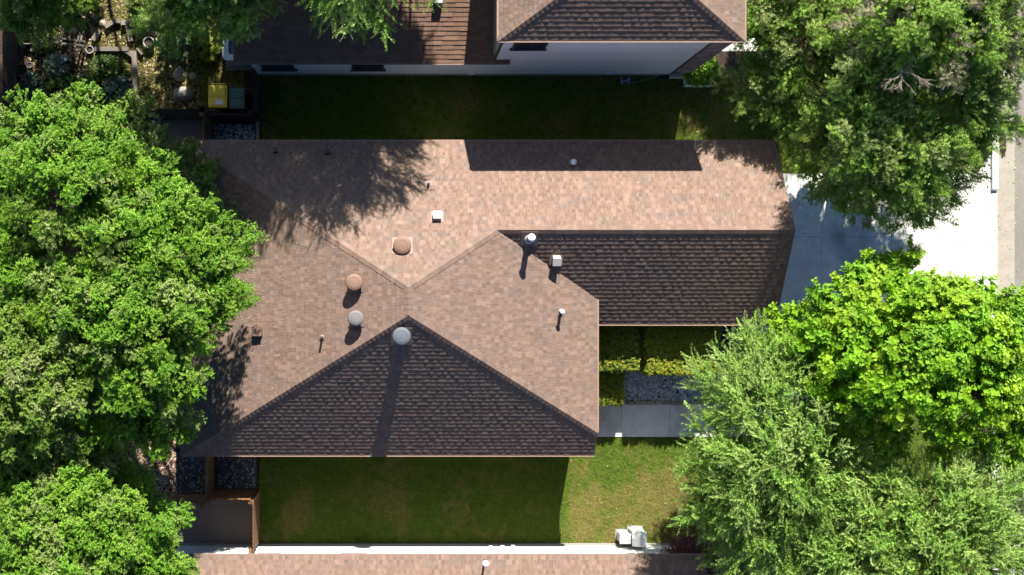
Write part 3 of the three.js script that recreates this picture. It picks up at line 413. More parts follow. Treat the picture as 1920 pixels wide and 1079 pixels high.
function plankBed(name, label, list, cat = 'garden bed') { const g = new THREE.Group(); thing(g, name, label, cat); list.forEach(([x0, y0, x1, y1, w, h, m], i) => { const a = g2(x0, y0), b = g2(x1, y1); part(g, 'board', beam(V(a[0], h / 2 - 0.01 - i * 0.003, a[1]), V(b[0], h / 2 - 0.01 - i * 0.003, b[1]), w, h), M.greyWood[m ?? 1]); }); return g; }
plankBed('board_bed', 'many sided garden bed edged with weathered boards', [[176, 77, 188, 58, 0.14, 0.2, 0], [199, 52, 213, 43, 0.14, 0.2, 0], [214, 41, 228, 42, 0.12, 0.2, 1], [229, 45, 277, 46, 0.14, 0.24, 2], [241, 49, 247, 79, 0.14, 0.22, 1], [276, 51, 290, 63, 0.12, 0.2, 1]]);
plankBed('timber_edging', 'long pale timber edging with a corner brace', [[180, 94, 243, 94, 0.13, 0.22, 1], [253, 98, 257, 192, 0.15, 0.24, 0], [238, 98, 252, 108, 0.10, 0.2, 1], [258, 92, 268, 104, 0.06, 0.2, 1], [259, 188, 264, 198, 0.18, 0.26, 2]], 'timber');
plankBed('wire_bed_frame', 'thin empty bed frame at far left beside the grey timber frame', [[43, 56, 95, 56, 0.03, 0.3, 1], [43, 57, 43, 84, 0.03, 0.3, 1], [44, 85, 92, 85, 0.03, 0.3, 1]], 'bed frame');
plankBed('square_bed_frame', 'dark square bed frame in the corner by the rear fence', [[203, 154, 248, 153, 0.035, 0.35, 1], [202, 155, 204, 194, 0.035, 0.35, 1]], 'bed frame');
plankBed('stake_row', 'single pale stake strip near the left fence', [[66, 154, 66, 193, 0.04, 0.3, 1]], 'stake');
{
  const g = new THREE.Group(); thing(g, 'grey_trestle', 'grey timber frame of two rails between paired end bars', 'timber frame'); const P = (x, y, h = 0.5) => sv(x, y, h);
  for (const [a, b] of [[[91, 61], [88, 86]], [[98, 59], [95, 86]], [[147, 66], [144, 96]], [[153, 66], [149, 95]]]) part(g, 'end_bar', beam(P(...a), P(...b), 0.05, 0.05), M.greyWood[2]);
  for (const [a, b] of [[[98, 70], [160, 78]], [[98, 79], [158, 86]]]) part(g, 'rail', beam(P(...a, 0.56), P(...b, 0.56), 0.045, 0.045), M.greyWood[2]);
  for (const [x, y] of [[91, 62], [89, 84], [147, 68], [150, 93]]) { const p = P(x, y); part(g, 'leg', box(0.05, 0.48, 0.05, p.x, 0.235, p.z), M.greyWood[1]); }
}
function pot(px, py, r, mat, label, plain) { const g = new THREE.Group(), p = g2(px, py); thing(g, 'plant_pot', label, 'pot', 'round garden pots'); g.position.set(p[0], 0, p[1]); part(g, 'pot_wall', new THREE.LatheGeometry([[0.72, 0], [0.9, 1.3], [1.02, 1.3], [1.02, 1.5], [0.86, 1.5], [0.84, 1.1]].map(([a, y]) => new THREE.Vector2(a * r, y * r)), 28), mat); part(g, 'soil', at(new THREE.CircleGeometry(r * 0.86, 24), 0, r * 1.12, 0, 0, -Math.PI / 2), M.soil); }
pot(75, 142, 0.165, M.terracotta, 'terracotta pot with dark soil in the left garden'); pot(281, 82, 0.17, M.potGrey, 'white rimmed pot beside the board bed'); pot(44, 134, 0.2, M.terracotta, 'wide shallow pot left of the terracotta pot'); pot(30, 170, 0.14, M.potGrey, 'grey pot at the lower left corner of the garden'); pot(57, 123, 0.09, M.block, 'small dark pot above the terracotta pot'); pot(170, 95, 0.12, M.potGrey, 'pale pot at the end of the timber edging');
for (const [px, py, ry, label] of [[99, 106, 0.12, 'left one of two grey concrete blocks in the garden'], [121, 110, -0.14, 'right one of two grey concrete blocks in the garden'], [70, 92, 0.2, 'pale concrete block near the thin bed frame']]) { const p = g2(px, py), g = thing(new THREE.Mesh(rbox(0.36, 0.19, 0.17, 0, 0.095, 0, 0.015), M.block), 'concrete_block', label, 'block', 'concrete blocks'); g.position.set(p[0], 0, p[1]); g.rotation.y = ry; }

// ------------------------------------------------------------------ gravel, river stones, stone border
function scatter(name, poly, n, size, cols, seed, y = 0.02, geo) {
  const r = rng(seed), xs = poly.map((p) => p[0]), zs = poly.map((p) => p[1]), x0 = Math.min(...xs), x1 = Math.max(...xs), z0 = Math.min(...zs), z1 = Math.max(...zs);
  const m = new THREE.InstancedMesh(geo ?? lump(1, seed, 0.6, 0), std([1, 1, 1], 0.9), n), mt = new THREE.Matrix4(), q = new THREE.Quaternion(), c = new THREE.Color();
  for (let i = 0; i < n; i++) { const s = size * (0.55 + 0.9 * r()); q.setFromEuler(new THREE.Euler((r() - 0.5) * 0.8, r() * 6.28, (r() - 0.5) * 0.8)); mt.compose(V(lerp(x0, x1, r()), y + s * 0.15 * r(), lerp(z0, z1, r())), q, V(s, s, s * (0.7 + 0.5 * r()))); m.setMatrixAt(i, mt); const k = cols[Math.floor(r() * cols.length)], g = 0.8 + 0.4 * r(); m.setColorAt(i, c.setRGB(k[0] * g, k[1] * g, k[2] * g)); }
  return struct(m, name, 'stuff');
}
const DARKG = [[0.05, 0.052, 0.058], [0.08, 0.082, 0.09], [0.035, 0.037, 0.042], [0.065, 0.062, 0.06], [0.11, 0.11, 0.115], [0.30, 0.30, 0.30]];
const RIVER = [[0.38, 0.39, 0.41], [0.46, 0.465, 0.47], [0.28, 0.29, 0.31], [0.40, 0.38, 0.37], [0.58, 0.58, 0.58]];
sheet('gravel_bed', rect(7.05, 2.6, 10.4, 3.6), 0.006, M.soil);
scatter('river_stones', rect(7.1, 2.55, 10.4, 3.58), 2600, 0.04, RIVER, 21);
scatter('gravel', rect(-5.65, -5.05, -4.4, -4.0), 1500, 0.03, RIVER.concat(DARKG), 22); scatter('gravel', rect(-6.72, 4.6, -5.75, 6.45), 2000, 0.028, DARKG, 23); scatter('gravel', rect(-5.55, 4.7, -4.35, 6.3), 1800, 0.028, DARKG, 24);
sheet('gravel_bed', rect(-5.66, -5.1, -4.35, -3.9), 0.006, M.soil); sheet('gravel_bed', rect(-6.75, 4.5, -5.7, 6.48), 0.006, M.soil); sheet('gravel_bed', rect(-5.58, 4.5, -4.3, 6.34), 0.006, M.soil);
scatter('leaf_litter', rect(-8.3, 4.2, -6.8, 6.5), 1500, 0.035, [[0.30, 0.22, 0.15], [0.42, 0.32, 0.22], [0.22, 0.15, 0.10]], 25, 0.008, new THREE.PlaneGeometry(1.6, 0.8).rotateX(-Math.PI / 2));
scatter('leaf_litter', rect(-11.6, -9, -6, -5.4), 2600, 0.04, [[0.30, 0.24, 0.13], [0.36, 0.30, 0.16], [0.22, 0.17, 0.10]], 26, 0.004, new THREE.PlaneGeometry(1.6, 0.8).rotateX(-Math.PI / 2));
{ // fallen leaves on grass, drive and walkway
  const leaf = new THREE.BufferGeometry(); leaf.setAttribute('position', new THREE.Float32BufferAttribute([0, 0, 0, 0.45, 0.1, 0.25, 1, 0, 0, 0, 0, 0, 1, 0, 0, 0.45, 0.1, -0.25], 3)); leaf.computeVertexNormals();
  const LF = [[0.30, 0.24, 0.10], [0.22, 0.15, 0.08], [0.36, 0.31, 0.14], [0.16, 0.20, 0.05]];
  scatter('fallen_leaves', rect(11, -3.5, 18.6, 0.5), 500, 0.05, LF, 31, 0.034, leaf); scatter('fallen_leaves', rect(-4, 4.8, 9.5, 8), 420, 0.05, LF, 32, 0.03, leaf); scatter('fallen_leaves', rect(-4, -6.4, 11, -3.7), 420, 0.05, LF, 33, 0.03, leaf); scatter('fallen_leaves', rect(5.8, 3.7, 11, 4.7), 70, 0.045, LF, 34, 0.04, leaf); { // and on the roof under the oaks
    const r = rng(36), m = new THREE.InstancedMesh(leaf, std([1, 1, 1], 0.9), 520), mt = new THREE.Matrix4(), q = new THREE.Quaternion(), c = new THREE.Color(), tilt = new THREE.Quaternion();
    for (let i = 0; i < 520; i++) { const west = r() < 0.6, k = r() * r(), x = west ? lerp(-5.9, 0, k) : lerp(-3, 10, r()), z = west ? lerp(-2, 3.2, r()) : lerp(-4.1, -2, k); let y, n; if (west) { y = EH + (x + 6.2) * 0.455; const top = EH + Math.min(4.23 + z, 1e9) * 0.702; if (y > top - 0.05 || y > EH + (4.93 - z) * 0.7205 - 0.05) { i--; continue; } n = V(-0.455, 1, 0); } else { y = EH + (z + 4.23) * 0.702; if (y > EH + (x + 6.2) * 0.455 - 0.05) { i--; continue; } n = V(0, 1, -0.702); }
      tilt.setFromUnitVectors(V(0, 1, 0), n.normalize()); q.setFromAxisAngle(V(0, 1, 0), r() * 6.28).premultiply(tilt); const s = 0.035 + 0.035 * r(); m.setMatrixAt(i, mt.compose(V(x, y, z).addScaledVector(n, 0.018), q, V(s, s, s))); const l = LF[Math.floor(r() * 4)]; m.setColorAt(i, c.setRGB(...l)); }
    struct(m, 'fallen_leaves', 'stuff');
  }
  scatter('fallen_leaves', rect(18.85, -12, 19.5, 6), 260, 0.05, LF, 35, -0.066, leaf);
}
{
  const r = rng(61), b = new THREE.Group(); thing(b, 'stone_border', 'low row of pale flat stones between river stones and walkway', 'border');
  for (let x = 5.65; x < 10.2;) { const w = 0.18 + 0.25 * r(); const m = part(b, 'stone', rbox(w - 0.015, 0.1, 0.1 + 0.03 * r(), 0, 0, 0, 0.025), M.stone[Math.floor(r() * 3)]); m.position.set(x + w / 2, 0.06, 3.64 + (r() - 0.5) * 0.03); m.rotation.y = (r() - 0.5) * 0.12; x += w; }
  const s = new THREE.Group(); thing(s, 'stone_stack', 'dark strip of stacked purple grey stones under the garage eave', 'stones');
  for (let k = 0; k < 2; k++) for (let z = 0.95; z < 2.3;) { const d = 0.11 + 0.09 * r(); for (let x = 9.72; x < 10.15;) { const w = 0.12 + 0.1 * r(); const m = part(s, 'stone', rbox(w - 0.01, 0.14, d - 0.01, 0, 0, 0, 0.03), M.brickS ??= std([0.22, 0.185, 0.19], 0.95, { map: concreteTex, bumpMap: fineBump, bumpScale: 0.01 })); m.position.set(x + w / 2, 0.07 + k * 0.13, z + d / 2); m.rotation.set((r() - 0.5) * 0.1, (r() - 0.5) * 0.2, (r() - 0.5) * 0.1); x += w; } z += d; }
}
// ------------------------------------------------------------------ grass
{
  const pos = [], r = rng(9); for (let i = 0; i < 7; i++) { const a = i / 7 * 6.283 + r(), l = 0.035 + 0.03 * r(), h = 0.022 + 0.022 * r(), w = 0.0045, x = Math.cos(a), z = Math.sin(a), o = 0.008; pos.push(x * o - z * w, 0, z * o + x * w, x * o + z * w, 0, z * o - x * w, x * l, h, z * l); }
  const g = new THREE.BufferGeometry(); g.setAttribute('position', new THREE.Float32BufferAttribute(pos, 3)); g.computeVertexNormals();
  const mat = new THREE.MeshPhysicalMaterial({ color: 0xffffff, roughness: 0.95, transmission: 0.3, thickness: 0, specularIntensity: 0.4 });
  const dryN = fbm([3, 7, 16], 71), dry2 = fbm([9, 20, 44], 73), dry3 = fbm([25, 55, 110], 79);
  function grass(x0, z0, x1, z1, n, seed, dryness, clear = () => false) {
    const q = rng(seed), m = new THREE.InstancedMesh(g, mat, n), mt = new THREE.Matrix4(), e = new THREE.Quaternion(), c = new THREE.Color(); let i = 0;
    while (i < n) { const x = lerp(x0, x1, q()), z = lerp(z0, z1, q()); if (clear(x, z)) continue; const cl = dry3((x + 20) / 5 % 1, (z + 20) / 5 % 1), d = clamp((dryN((x + 20) / 14 % 1, (z + 20) / 14 % 1) - 0.5) * 2.4 + (dry2((x + 20) / 9 % 1, (z + 20) / 9 % 1) - 0.5) * 3 + (cl - 0.5) * 2.2 + dryness(x, z)); if (cl < 0.40 && q() < 0.45) continue; const thin = d > 0.75 ? 0.7 : 1;
      const s = (0.75 + 0.7 * q()) * thin; e.setFromAxisAngle(V(0, 1, 0), q() * 6.28); mt.compose(V(x, 0.001, z), e, V(s, s * (0.7 + 0.6 * q()) * (0.6 + 0.9 * cl), s)); m.setMatrixAt(i, mt);
      const a = mixc([0.105, 0.172, 0.012], [0.235, 0.205, 0.055], clamp(d + (q() - 0.5) * 0.45)), b = 0.45 + 1.0 * q(); m.setColorAt(i, c.setRGB(a[0] * b, a[1] * b, a[2] * b)); i++; }
    struct(m, 'grass', 'stuff');
  }
  const path = (x, z) => x > 5.5 && x < 13.2 && z < 4.73;
  grass(-4.2, 4.5, 9.8, 8.0, 90000, 1, (x, z) => 0.16 + 0.55 * Math.exp(-((x - 7.3) ** 2 / 3 + (z - 7.7) ** 2 / 0.15)) + (x < 1 ? 0.1 : 0), path);
  grass(9.8, 4.5, 18.3, 9.0, 30000, 2, () => 0.3, path);
  grass(-4.15, -6.55, 11.5, -3.7, 70000, 3, () => 0.1); grass(11.5, -6.9, 18.3, -3.55, 16000, 4, () => 0.3); grass(13.15, 0.65, 18.2, 4.4, 14000, 5, () => 0.3);
  grass(-9.5, -9.0, -4.7, -5.5, 9000, 6, (x, z) => 0.35);
}
// ------------------------------------------------------------------ foliage
function leafShape(l, w, fold) { return [[0, 0, 0], [l * 0.45, fold, w / 2], [l, 0.0, 0], [l * 0.45, fold, -w / 2]]; }
function sprig(kind, seed) {                                     // a twig of leaves growing along +Y
  const r = rng(seed), pos = [], m = new THREE.Matrix4(), q = new THREE.Quaternion(), tri = (pts, f) => { for (const k of f) for (const i of k) pos.push(pts[i].x, pts[i].y, pts[i].z); };
  const put = (o, out, rise, roll, pts, f) => { q.setFromEuler(new THREE.Euler(0, out, rise, 'YZX')); const qr = new THREE.Quaternion().setFromAxisAngle(V(1, 0, 0), roll); m.compose(o, q.multiply(qr), V(1, 1, 1)); tri(pts.map((p) => V(...p).applyMatrix4(m)), f); };
  const D = [[0, 1, 2], [0, 2, 3]];
  if (kind === 'oak') for (let i = 0; i < 20; i++) { const y = 0.02 + 0.2 * (i / 20), l = 0.05 + 0.03 * r(); put(V((r() - 0.5) * 0.03, y, (r() - 0.5) * 0.03), i * 2.4 + r(), 0.1 + 0.9 * r(), (r() - 0.5) * 1.2, leafShape(l, l * 0.52, -0.006), D); }
  if (kind === 'small') for (let i = 0; i < 24; i++) { const y = 0.28 * (i / 24), l = 0.045 + 0.028 * r(); put(V((r() - 0.5) * 0.03, y, (r() - 0.5) * 0.03), i * 2.4 + r(), 0.05 + 0.8 * r(), (r() - 0.5) * 1.2, leafShape(l, l * 0.55, -0.004), D); }
  if (kind === 'feather') for (let i = 0; i < 30; i++) { const t = i / 30, y = 0.44 * t, l = (0.065 + 0.03 * r()) * (1 - 0.4 * t); put(V(0.03 * Math.sin(t * 5), y, -0.06 * t * t), (i % 2) * Math.PI + (r() - 0.5) * 1.8, 0.35 + 0.6 * r(), (r() - 0.5) * 1.5, leafShape(l, l * 0.42, -0.004), D); }
  if (kind === 'lobed') for (let i = 0; i < 11; i++) { const y = 0.03 + 0.26 * (i / 11), l = 0.085 + 0.045 * r(); put(V((r() - 0.5) * 0.04, y, (r() - 0.5) * 0.04), i * 2.4 + r(), -0.1 + 0.7 * r(), (r() - 0.5) * 0.8, [[0, 0, 0], [l * 0.25, 0, l * 0.42], [l * 0.45, -0.008, l * 0.2], [l * 0.72, 0, l * 0.38], [l, -0.006, 0], [l * 0.72, 0, -l * 0.38], [l * 0.45, -0.008, -l * 0.2], [l * 0.25, 0, -l * 0.42]], [[0, 1, 2], [2, 3, 4], [0, 2, 6], [2, 4, 6], [4, 5, 6], [6, 7, 0]]); }
  if (kind === 'hedge') for (let i = 0; i < 16; i++) { const y = 0.13 * (i / 16), l = 0.035 + 0.02 * r(); put(V((r() - 0.5) * 0.02, y, (r() - 0.5) * 0.02), i * 2.4 + r(), 0.1 + 0.7 * r(), (r() - 0.5), leafShape(l, l * 0.6, -0.004), D); }
  const g = new THREE.BufferGeometry(); g.setAttribute('position', new THREE.Float32BufferAttribute(pos, 3)); g.computeVertexNormals(); return g;
}
const SPRIG = {}; ['oak', 'small', 'feather', 'lobed', 'hedge'].forEach((k, i) => { SPRIG[k] = sprig(k, 300 + i); });
const leafMat = new THREE.MeshPhysicalMaterial({ color: 0xffffff, roughness: 0.72, transmission: 0.46, thickness: 0, specularIntensity: 0.3 });
const UPV = V(0, 1, 0);
function sprigField(geo, list) {                                 // list: [position, direction, scale, colour]
  const m = new THREE.InstancedMesh(geo, leafMat, list.length), mt = new THREE.Matrix4(), q = new THREE.Quaternion(), s = new THREE.Quaternion(), c = new THREE.Color();
  list.forEach(([p, d, k, col, spin], i) => { q.setFromUnitVectors(UPV, d).multiply(s.setFromAxisAngle(UPV, spin)); mt.compose(p, q, V(k, k, k)); m.setMatrixAt(i, mt); m.setColorAt(i, c.setRGB(...col)); });
  return m;
}
const KIND = {
  oak: { sprig: 'oak', col: [[0.165, 0.315, 0.02], [0.19, 0.34, 0.026], [0.14, 0.285, 0.02], [0.205, 0.335, 0.04], [0.16, 0.315, 0.022], [0.24, 0.32, 0.08]], clump: 0.42, per: 66, out: 0.7, up: 0.45, size: 0.86 },
  oakDull: { sprig: 'oak', col: [[0.18, 0.285, 0.035], [0.21, 0.31, 0.05], [0.155, 0.255, 0.03], [0.26, 0.31, 0.10]], clump: 0.40, per: 60, out: 0.7, up: 0.45, size: 0.86 },
  elm: { sprig: 'small', col: [[0.215, 0.345, 0.05], [0.25, 0.38, 0.068], [0.19, 0.315, 0.046], [0.28, 0.385, 0.085], [0.28, 0.34, 0.11]], clump: 0.40, per: 50, out: 0.55, up: 0.35, wide: 0.72, long: 1.15, size: 0.94 },
  feather: { sprig: 'feather', col: [[0.235, 0.375, 0.062], [0.28, 0.415, 0.085], [0.205, 0.345, 0.055], [0.31, 0.42, 0.115]], clump: 0.42, per: 24, out: 0.5, up: 0.3, wide: 0.6, long: 1.25, radial: 0.7, lift: 0.12 },
  lobed: { sprig: 'lobed', col: [[0.165, 0.325, 0.007], [0.195, 0.35, 0.008], [0.14, 0.295, 0.008], [0.22, 0.35, 0.013]], clump: 0.36, per: 29, out: 0.8, up: 0.55 },
};
// lobes: [px, py, height, radius] from the survey; each lobe is filled with clumps of twigs, joined to the trunk by limbs
function tree(name, label, category, base, kindName, lobes, seed, o = {}) {
  const K = { ...KIND[kindName], ...o }, r = rng(seed), g = new THREE.Group(), b = V(base[0], 0, base[1]); thing(g, name, label, category, o.group ?? 'trees around the house'); g.position.copy(b);
  const L = lobes.map(([px, py, h, rad]) => ({ c: sv(px, py, h).sub(b), r: rad })), topc = L.reduce((a, l) => a.add(l.c), V()).divideScalar(L.length), fork = o.fork ?? 2.3, fk = V(topc.x * 0.12, fork, topc.z * 0.12);
  part(g, 'trunk', limbGeo([V(0, -0.15, 0), V(fk.x * 0.3 + 0.05, fork * 0.35, fk.z * 0.3), V(fk.x * 0.6 - 0.04, fork * 0.7, fk.z * 0.7), fk], o.trunk ?? 0.24, (o.trunk ?? 0.24) * 0.72, 12, 12), M.bark);
  const list = [], twigs = [[], []], rnd = () => r() * 2 - 1;
  for (const l of L) {
    const mid = fk.clone().lerp(l.c, 0.5).add(V(rnd() * 0.25, 0.25 + r() * 0.2, rnd() * 0.25)); part(g, 'limb', limbGeo([fk.clone().add(V(0, -0.12, 0)), mid, l.c.clone().add(V(0, -0.15, 0))], (o.trunk ?? 0.24) * 0.42, 0.03, 7, 8), M.bark);
    const n = Math.max(6, Math.round((l.r / K.clump) ** 2 * (o.clumps ?? 7)));
    for (let i = 0; i < n; i++) {
      const a = r() * 6.283, w = lerp(-0.35, 1, Math.pow((i + r()) / n, 0.85)), s = Math.sqrt(1 - w * w * 0.999), sh = l.r * (r() < 0.3 ? lerp(0.35, 0.8, r()) : lerp(0.75, 1.15, r())), d = V(Math.cos(a) * s, w, Math.sin(a) * s);
      const c = l.c.clone().add(V(d.x * sh, d.y * sh * (o.flat ?? 0.46), d.z * sh)), cr = K.clump * lerp(0.6, 1.35, r() * r()), tint = K.col[Math.floor(r() * K.col.length)], tk = 0.88 + 0.24 * r();
      const rad = V(c.x - fk.x, 0, c.z - fk.z).normalize(), ax = d.clone().multiplyScalar(0.8).addScaledVector(rad, K.radial ?? 0.35).add(V(rnd() * 0.5, (K.lift ?? 0.25) + rnd() * 0.3, rnd() * 0.5)).normalize();
      const from = l.c.clone().lerp(c, 0.12).add(V(0, -0.12, 0)); if (r() < 0.8) twigs[r() < (o.dead ?? 0) ? 1 : 0].push(limbGeo([from, from.clone().lerp(c, 0.5).add(V(rnd() * 0.08, rnd() * 0.08, rnd() * 0.08)), c.clone().addScaledVector(ax, cr * 0.8)], 0.016, 0.004, 3, 3));
      const m = Math.round(K.per * (cr / K.clump) ** 2 * lerp(0.6, 1.2, r()) * (o.dense ?? 1));
      for (let j = 0; j < m; j++) {                               // a tapering spray of twigs round the clump's own axis
        const t = r(), e = V(rnd(), rnd(), rnd()); while (e.lengthSq() > 1) e.set(rnd(), rnd(), rnd()); e.addScaledVector(ax, -e.dot(ax)); const wd = cr * (K.wide ?? 0.85) * lerp(0.95, 0.22, t * t);
        const p = c.clone().addScaledVector(ax, (t * 1.9 - 0.75) * cr * (K.long ?? 0.95)).add(V(e.x * wd, e.y * wd * 0.75, e.z * wd)), dir = ax.clone().multiplyScalar(0.75).addScaledVector(e, K.out).add(V(rnd() * 0.4, K.up * 0.7 + rnd() * 0.3, rnd() * 0.4)).normalize();
        const k = tk * lerp(0.8, 1.2, r()); list.push([p, dir, lerp(0.75, 1.25, r()) * (o.leaf ?? K.size ?? 1), [tint[0] * k, tint[1] * k, tint[2] * k], r() * 6.28]);
      }
    }
  }
  part(g, 'twigs', flat(twigs[0]), M.bark, 'stuff'); if (twigs[1].length) part(g, 'bare_twigs', flat(twigs[1]), M.deadwood, 'stuff'); const crown = sprigField(SPRIG[K.sprig], list); crown.name = 'crown'; crown.userData.kind = 'stuff'; g.add(crown); tree.n = (tree.n ?? 0) + list.length; return g;
}
const at2 = (px, py) => g2(px, py);
tree('oak_tree', 'bright green oak reaching over the left roof edge at its upper half', 'tree', [-9.2, -2.3], 'oak', [[60, 265, 6.6, 1.05], [150, 275, 7.0, 1.1], [110, 345, 7.6, 1.1], [215, 345, 6.8, 1.0], [30, 370, 6.4, 1.0], [190, 300, 5.6, 1.0], [235, 440, 7.4, 1.05], [310, 430, 7.0, 1.0], [385, 470, 6.4, 0.85], [430, 455, 5.9, 0.6], [60, 450, 6.2, 0.8], [20, 520, 6.6, 0.9], [300, 350, 6.6, 0.6], [350, 540, 6.8, 0.95], [410, 530, 6.4, 0.7], [270, 520, 7.2, 1.0], [150, 520, 7.0, 0.8], [100, 545, 7.0, 0.9]], 1001, { trunk: 0.3, dead: 0.05 });
tree('oak_tree', 'dark shaded low oak branches beside the left roof corner', 'tree', [-7.7, -2.6], 'oakDull', [[240, 265, 3.6, 0.9], [310, 300, 3.4, 0.8], [345, 355, 3.6, 0.8], [385, 395, 3.8, 0.55], [270, 320, 4.2, 0.7]], 1002, { trunk: 0.14, fork: 1.6, dense: 0.8 });
tree('oak_tree', 'bright green oak beside the left slope in the middle of the canopy', 'tree', [-8.4, 2.3], 'oak', [[200, 600, 7.4, 1.15], [290, 610, 7.2, 1.05], [335, 612, 6.8, 0.85], [375, 622, 6.2, 0.5], [150, 660, 6.6, 0.9], [250, 690, 6.9, 0.95], [300, 700, 6.7, 0.85], [330, 742, 6.2, 0.65], [285, 780, 5.9, 0.75], [230, 780, 5.8, 0.7], [190, 720, 5.6, 0.7], [325, 800, 5.6, 0.45], [180, 830, 4.6, 0.7]], 1003, { trunk: 0.26 });
tree('oak_tree', 'paler dusty green oak at the left edge of the picture', 'tree', [-11.2, 3.2], 'oakDull', [[40, 690, 7.0, 1.0], [80, 740, 7.2, 0.95], [20, 790, 6.8, 1.0], [95, 820, 6.0, 0.8], [10, 640, 6.8, 0.9], [-40, 740, 7, 1.1], [90, 620, 6.4, 0.8]], 1004, { trunk: 0.24, dead: 0.2 });
tree('oak_tree', 'bright green oak filling the lower left corner', 'tree', [-9.8, 7.6], 'oak', [[130, 940, 6.2, 0.85], [60, 1000, 6.6, 1.0], [170, 1000, 6.6, 1.0], [250, 1000, 6.2, 0.85], [290, 1060, 5.8, 0.8], [110, 1070, 6.8, 1.0], [210, 1070, 6.4, 0.95], [10, 930, 5.6, 0.8], [20, 1080, 6.4, 0.9], [310, 990, 4.8, 0.5], [230, 935, 4.6, 0.6]], 1005, { trunk: 0.26 });
tree('oak_tree', 'darker low oak between the lower left crowns', 'tree', [-9.5, 5.1], 'oakDull', [[110, 880, 4.4, 0.9], [190, 880, 4.2, 0.8], [40, 880, 4.6, 0.8], [230, 860, 3.6, 0.5], [260, 930, 3.2, 0.6], [150, 850, 5.2, 0.8], [70, 850, 5.4, 0.9], [200, 930, 4.4, 0.6], [150, 910, 5.0, 0.6], [20, 860, 5.6, 0.7]], 1006, { trunk: 0.14, fork: 1.5, dense: 0.8 });
// upper trees that shade the back garden and the roofs
tree('shade_tree', 'tree hanging light green sprays over the shaded lower wing roof', 'tree', [-1.2, -14.6], 'feather', [[615, -20, 6.9, 0.45], [665, -22, 7.3, 0.6], [705, -12, 6.7, 0.3], [690, 18, 6.2, 0.22], [550, -130, 7.6, 1.0], [680, -70, 8.0, 1.2], [770, -90, 7.6, 1.0], [640, -170, 8.6, 1.4], [760, -220, 8.4, 1.3], [560, -230, 8.4, 1.4], [660, -320, 8.6, 1.4], [800, -330, 8.0, 1.2], [720, -150, 7.0, 1.2]], 1010, { trunk: 0.3, dense: 0.75, clumps: 4.6 });
tree('shade_tree', 'dark green tree over the garden at the top left of the wing', 'tree', [-5.8, -13.2], 'elm', [[320, 15, 5.6, 0.75], [390, 15, 5.4, 0.7], [455, -15, 5.6, 0.7], [490, -45, 5.4, 0.45], [430, -40, 7.0, 1.2], [340, -60, 7.2, 1.2], [490, -130, 8.0, 1.2], [420, -150, 8.4, 1.4], [300, 60, 3.6, 0.5], [455, 25, 4.0, 0.35], [480, -220, 8.6, 1.3]], 1011, { trunk: 0.28, dense: 0.9 });
tree('shade_tree', 'dark tree crown in the top left corner of the garden', 'tree', [-11.6, -11.6], 'oakDull', [[20, 15, 5.2, 0.7], [70, -10, 5.6, 0.8], [110, 15, 4.6, 0.6], [30, -80, 6.6, 1.1], [130, -70, 6.4, 1.0], [70, -170, 7.4, 1.3], [-60, -120, 6.8, 1.2]], 1012, { trunk: 0.22 });
tree('shade_tree', 'leafy tree beyond the top edge shading the lower wing roof', 'tree', [0.2, -15.8], 'elm', [[500, -260, 7.0, 1.4], [600, -260, 7.0, 1.4], [700, -260, 7.0, 1.4], [790, -280, 7.0, 1.1], [550, -400, 7.6, 1.5], [680, -400, 7.6, 1.5], [780, -400, 7.6, 1.2], [505, -390, 7.6, 1.2], [840, -320, 7.0, 0.7], [620, -520, 8, 1.5]], 1015, { trunk: 0.3, flat: 0.7 });
tree('shade_tree', 'tall tree beyond the top edge shading the back garden', 'tree', [-9.4, -17.8], 'elm', [[120, -420, 7.4, 1.4], [60, -520, 8.2, 1.5], [200, -500, 8.4, 1.5], [130, -620, 8.8, 1.6], [260, -610, 8.0, 1.3], [30, -680, 8, 1.5]], 1013, { trunk: 0.3, dense: 0.8 });
tree('shade_tree', 'second tall tree beyond the top edge shading the bins', 'tree', [-5.9, -18.5], 'elm', [[330, -430, 7.4, 1.3], [350, -500, 8.2, 1.3], [330, -600, 8.6, 1.5], [480, -620, 8.4, 1.4]], 1014, { trunk: 0.3, dense: 0.8 });
// street side
tree('elm_tree', 'broad green street tree with a bare dead branch at upper right', 'tree', [14.2, -5.0], 'elm', [[1600, 225, 4.8, 0.85], [1640, 250, 6.6, 1.0], [1720, 280, 6.6, 1.0], [1605, 300, 5.0, 0.8], [1660, 335, 5.4, 0.85], [1730, 350, 4.8, 0.7], [1542, 335, 3.8, 0.5], [1790, 240, 6.2, 0.85], [1810, 170, 6.8, 0.85], [1650, 150, 6.6, 0.9], [1620, 370, 4.2, 0.5], [1740, 400, 3.8, 0.4], [1800, 300, 4.8, 0.5], [1690, 385, 4.0, 0.45], [1520, 275, 3.4, 0.5], [1700, 190, 4.2, 0.9], [1760, 130, 4.6, 1.0], [1640, 160, 4.2, 1.0], [1600, 230, 3.6, 0.9], [1850, 220, 6.0, 0.6], [1600, 95, 3.6, 0.8], [1565, 150, 3.3, 0.7], [1690, 330, 6.2, 0.6], [1620, 290, 6.2, 0.6]], 1020, { trunk: 0.3 });
tree('elm_tree', 'darker low tree crowding the right end of the white house', 'tree', [11.9, -8.4], 'elm', [[1450, 60, 4.2, 0.7], [1502, 130, 4.0, 0.8], [1530, 60, 4.8, 0.9], [1430, 150, 3.6, 0.7], [1470, 210, 3.6, 0.7], [1425, 20, 5.0, 0.6], [1510, -40, 5.0, 1.0], [1490, -90, 5.0, 1.0], [1555, 180, 4.2, 0.7], [1545, -320, 5.4, 1.1], [1580, -280, 5.0, 1.2], [1570, -330, 5.2, 0.8], [1545, -180, 4.0, 0.9], [1560, -120, 4.2, 1.0]], 1021, { trunk: 0.24, dense: 0.95 });
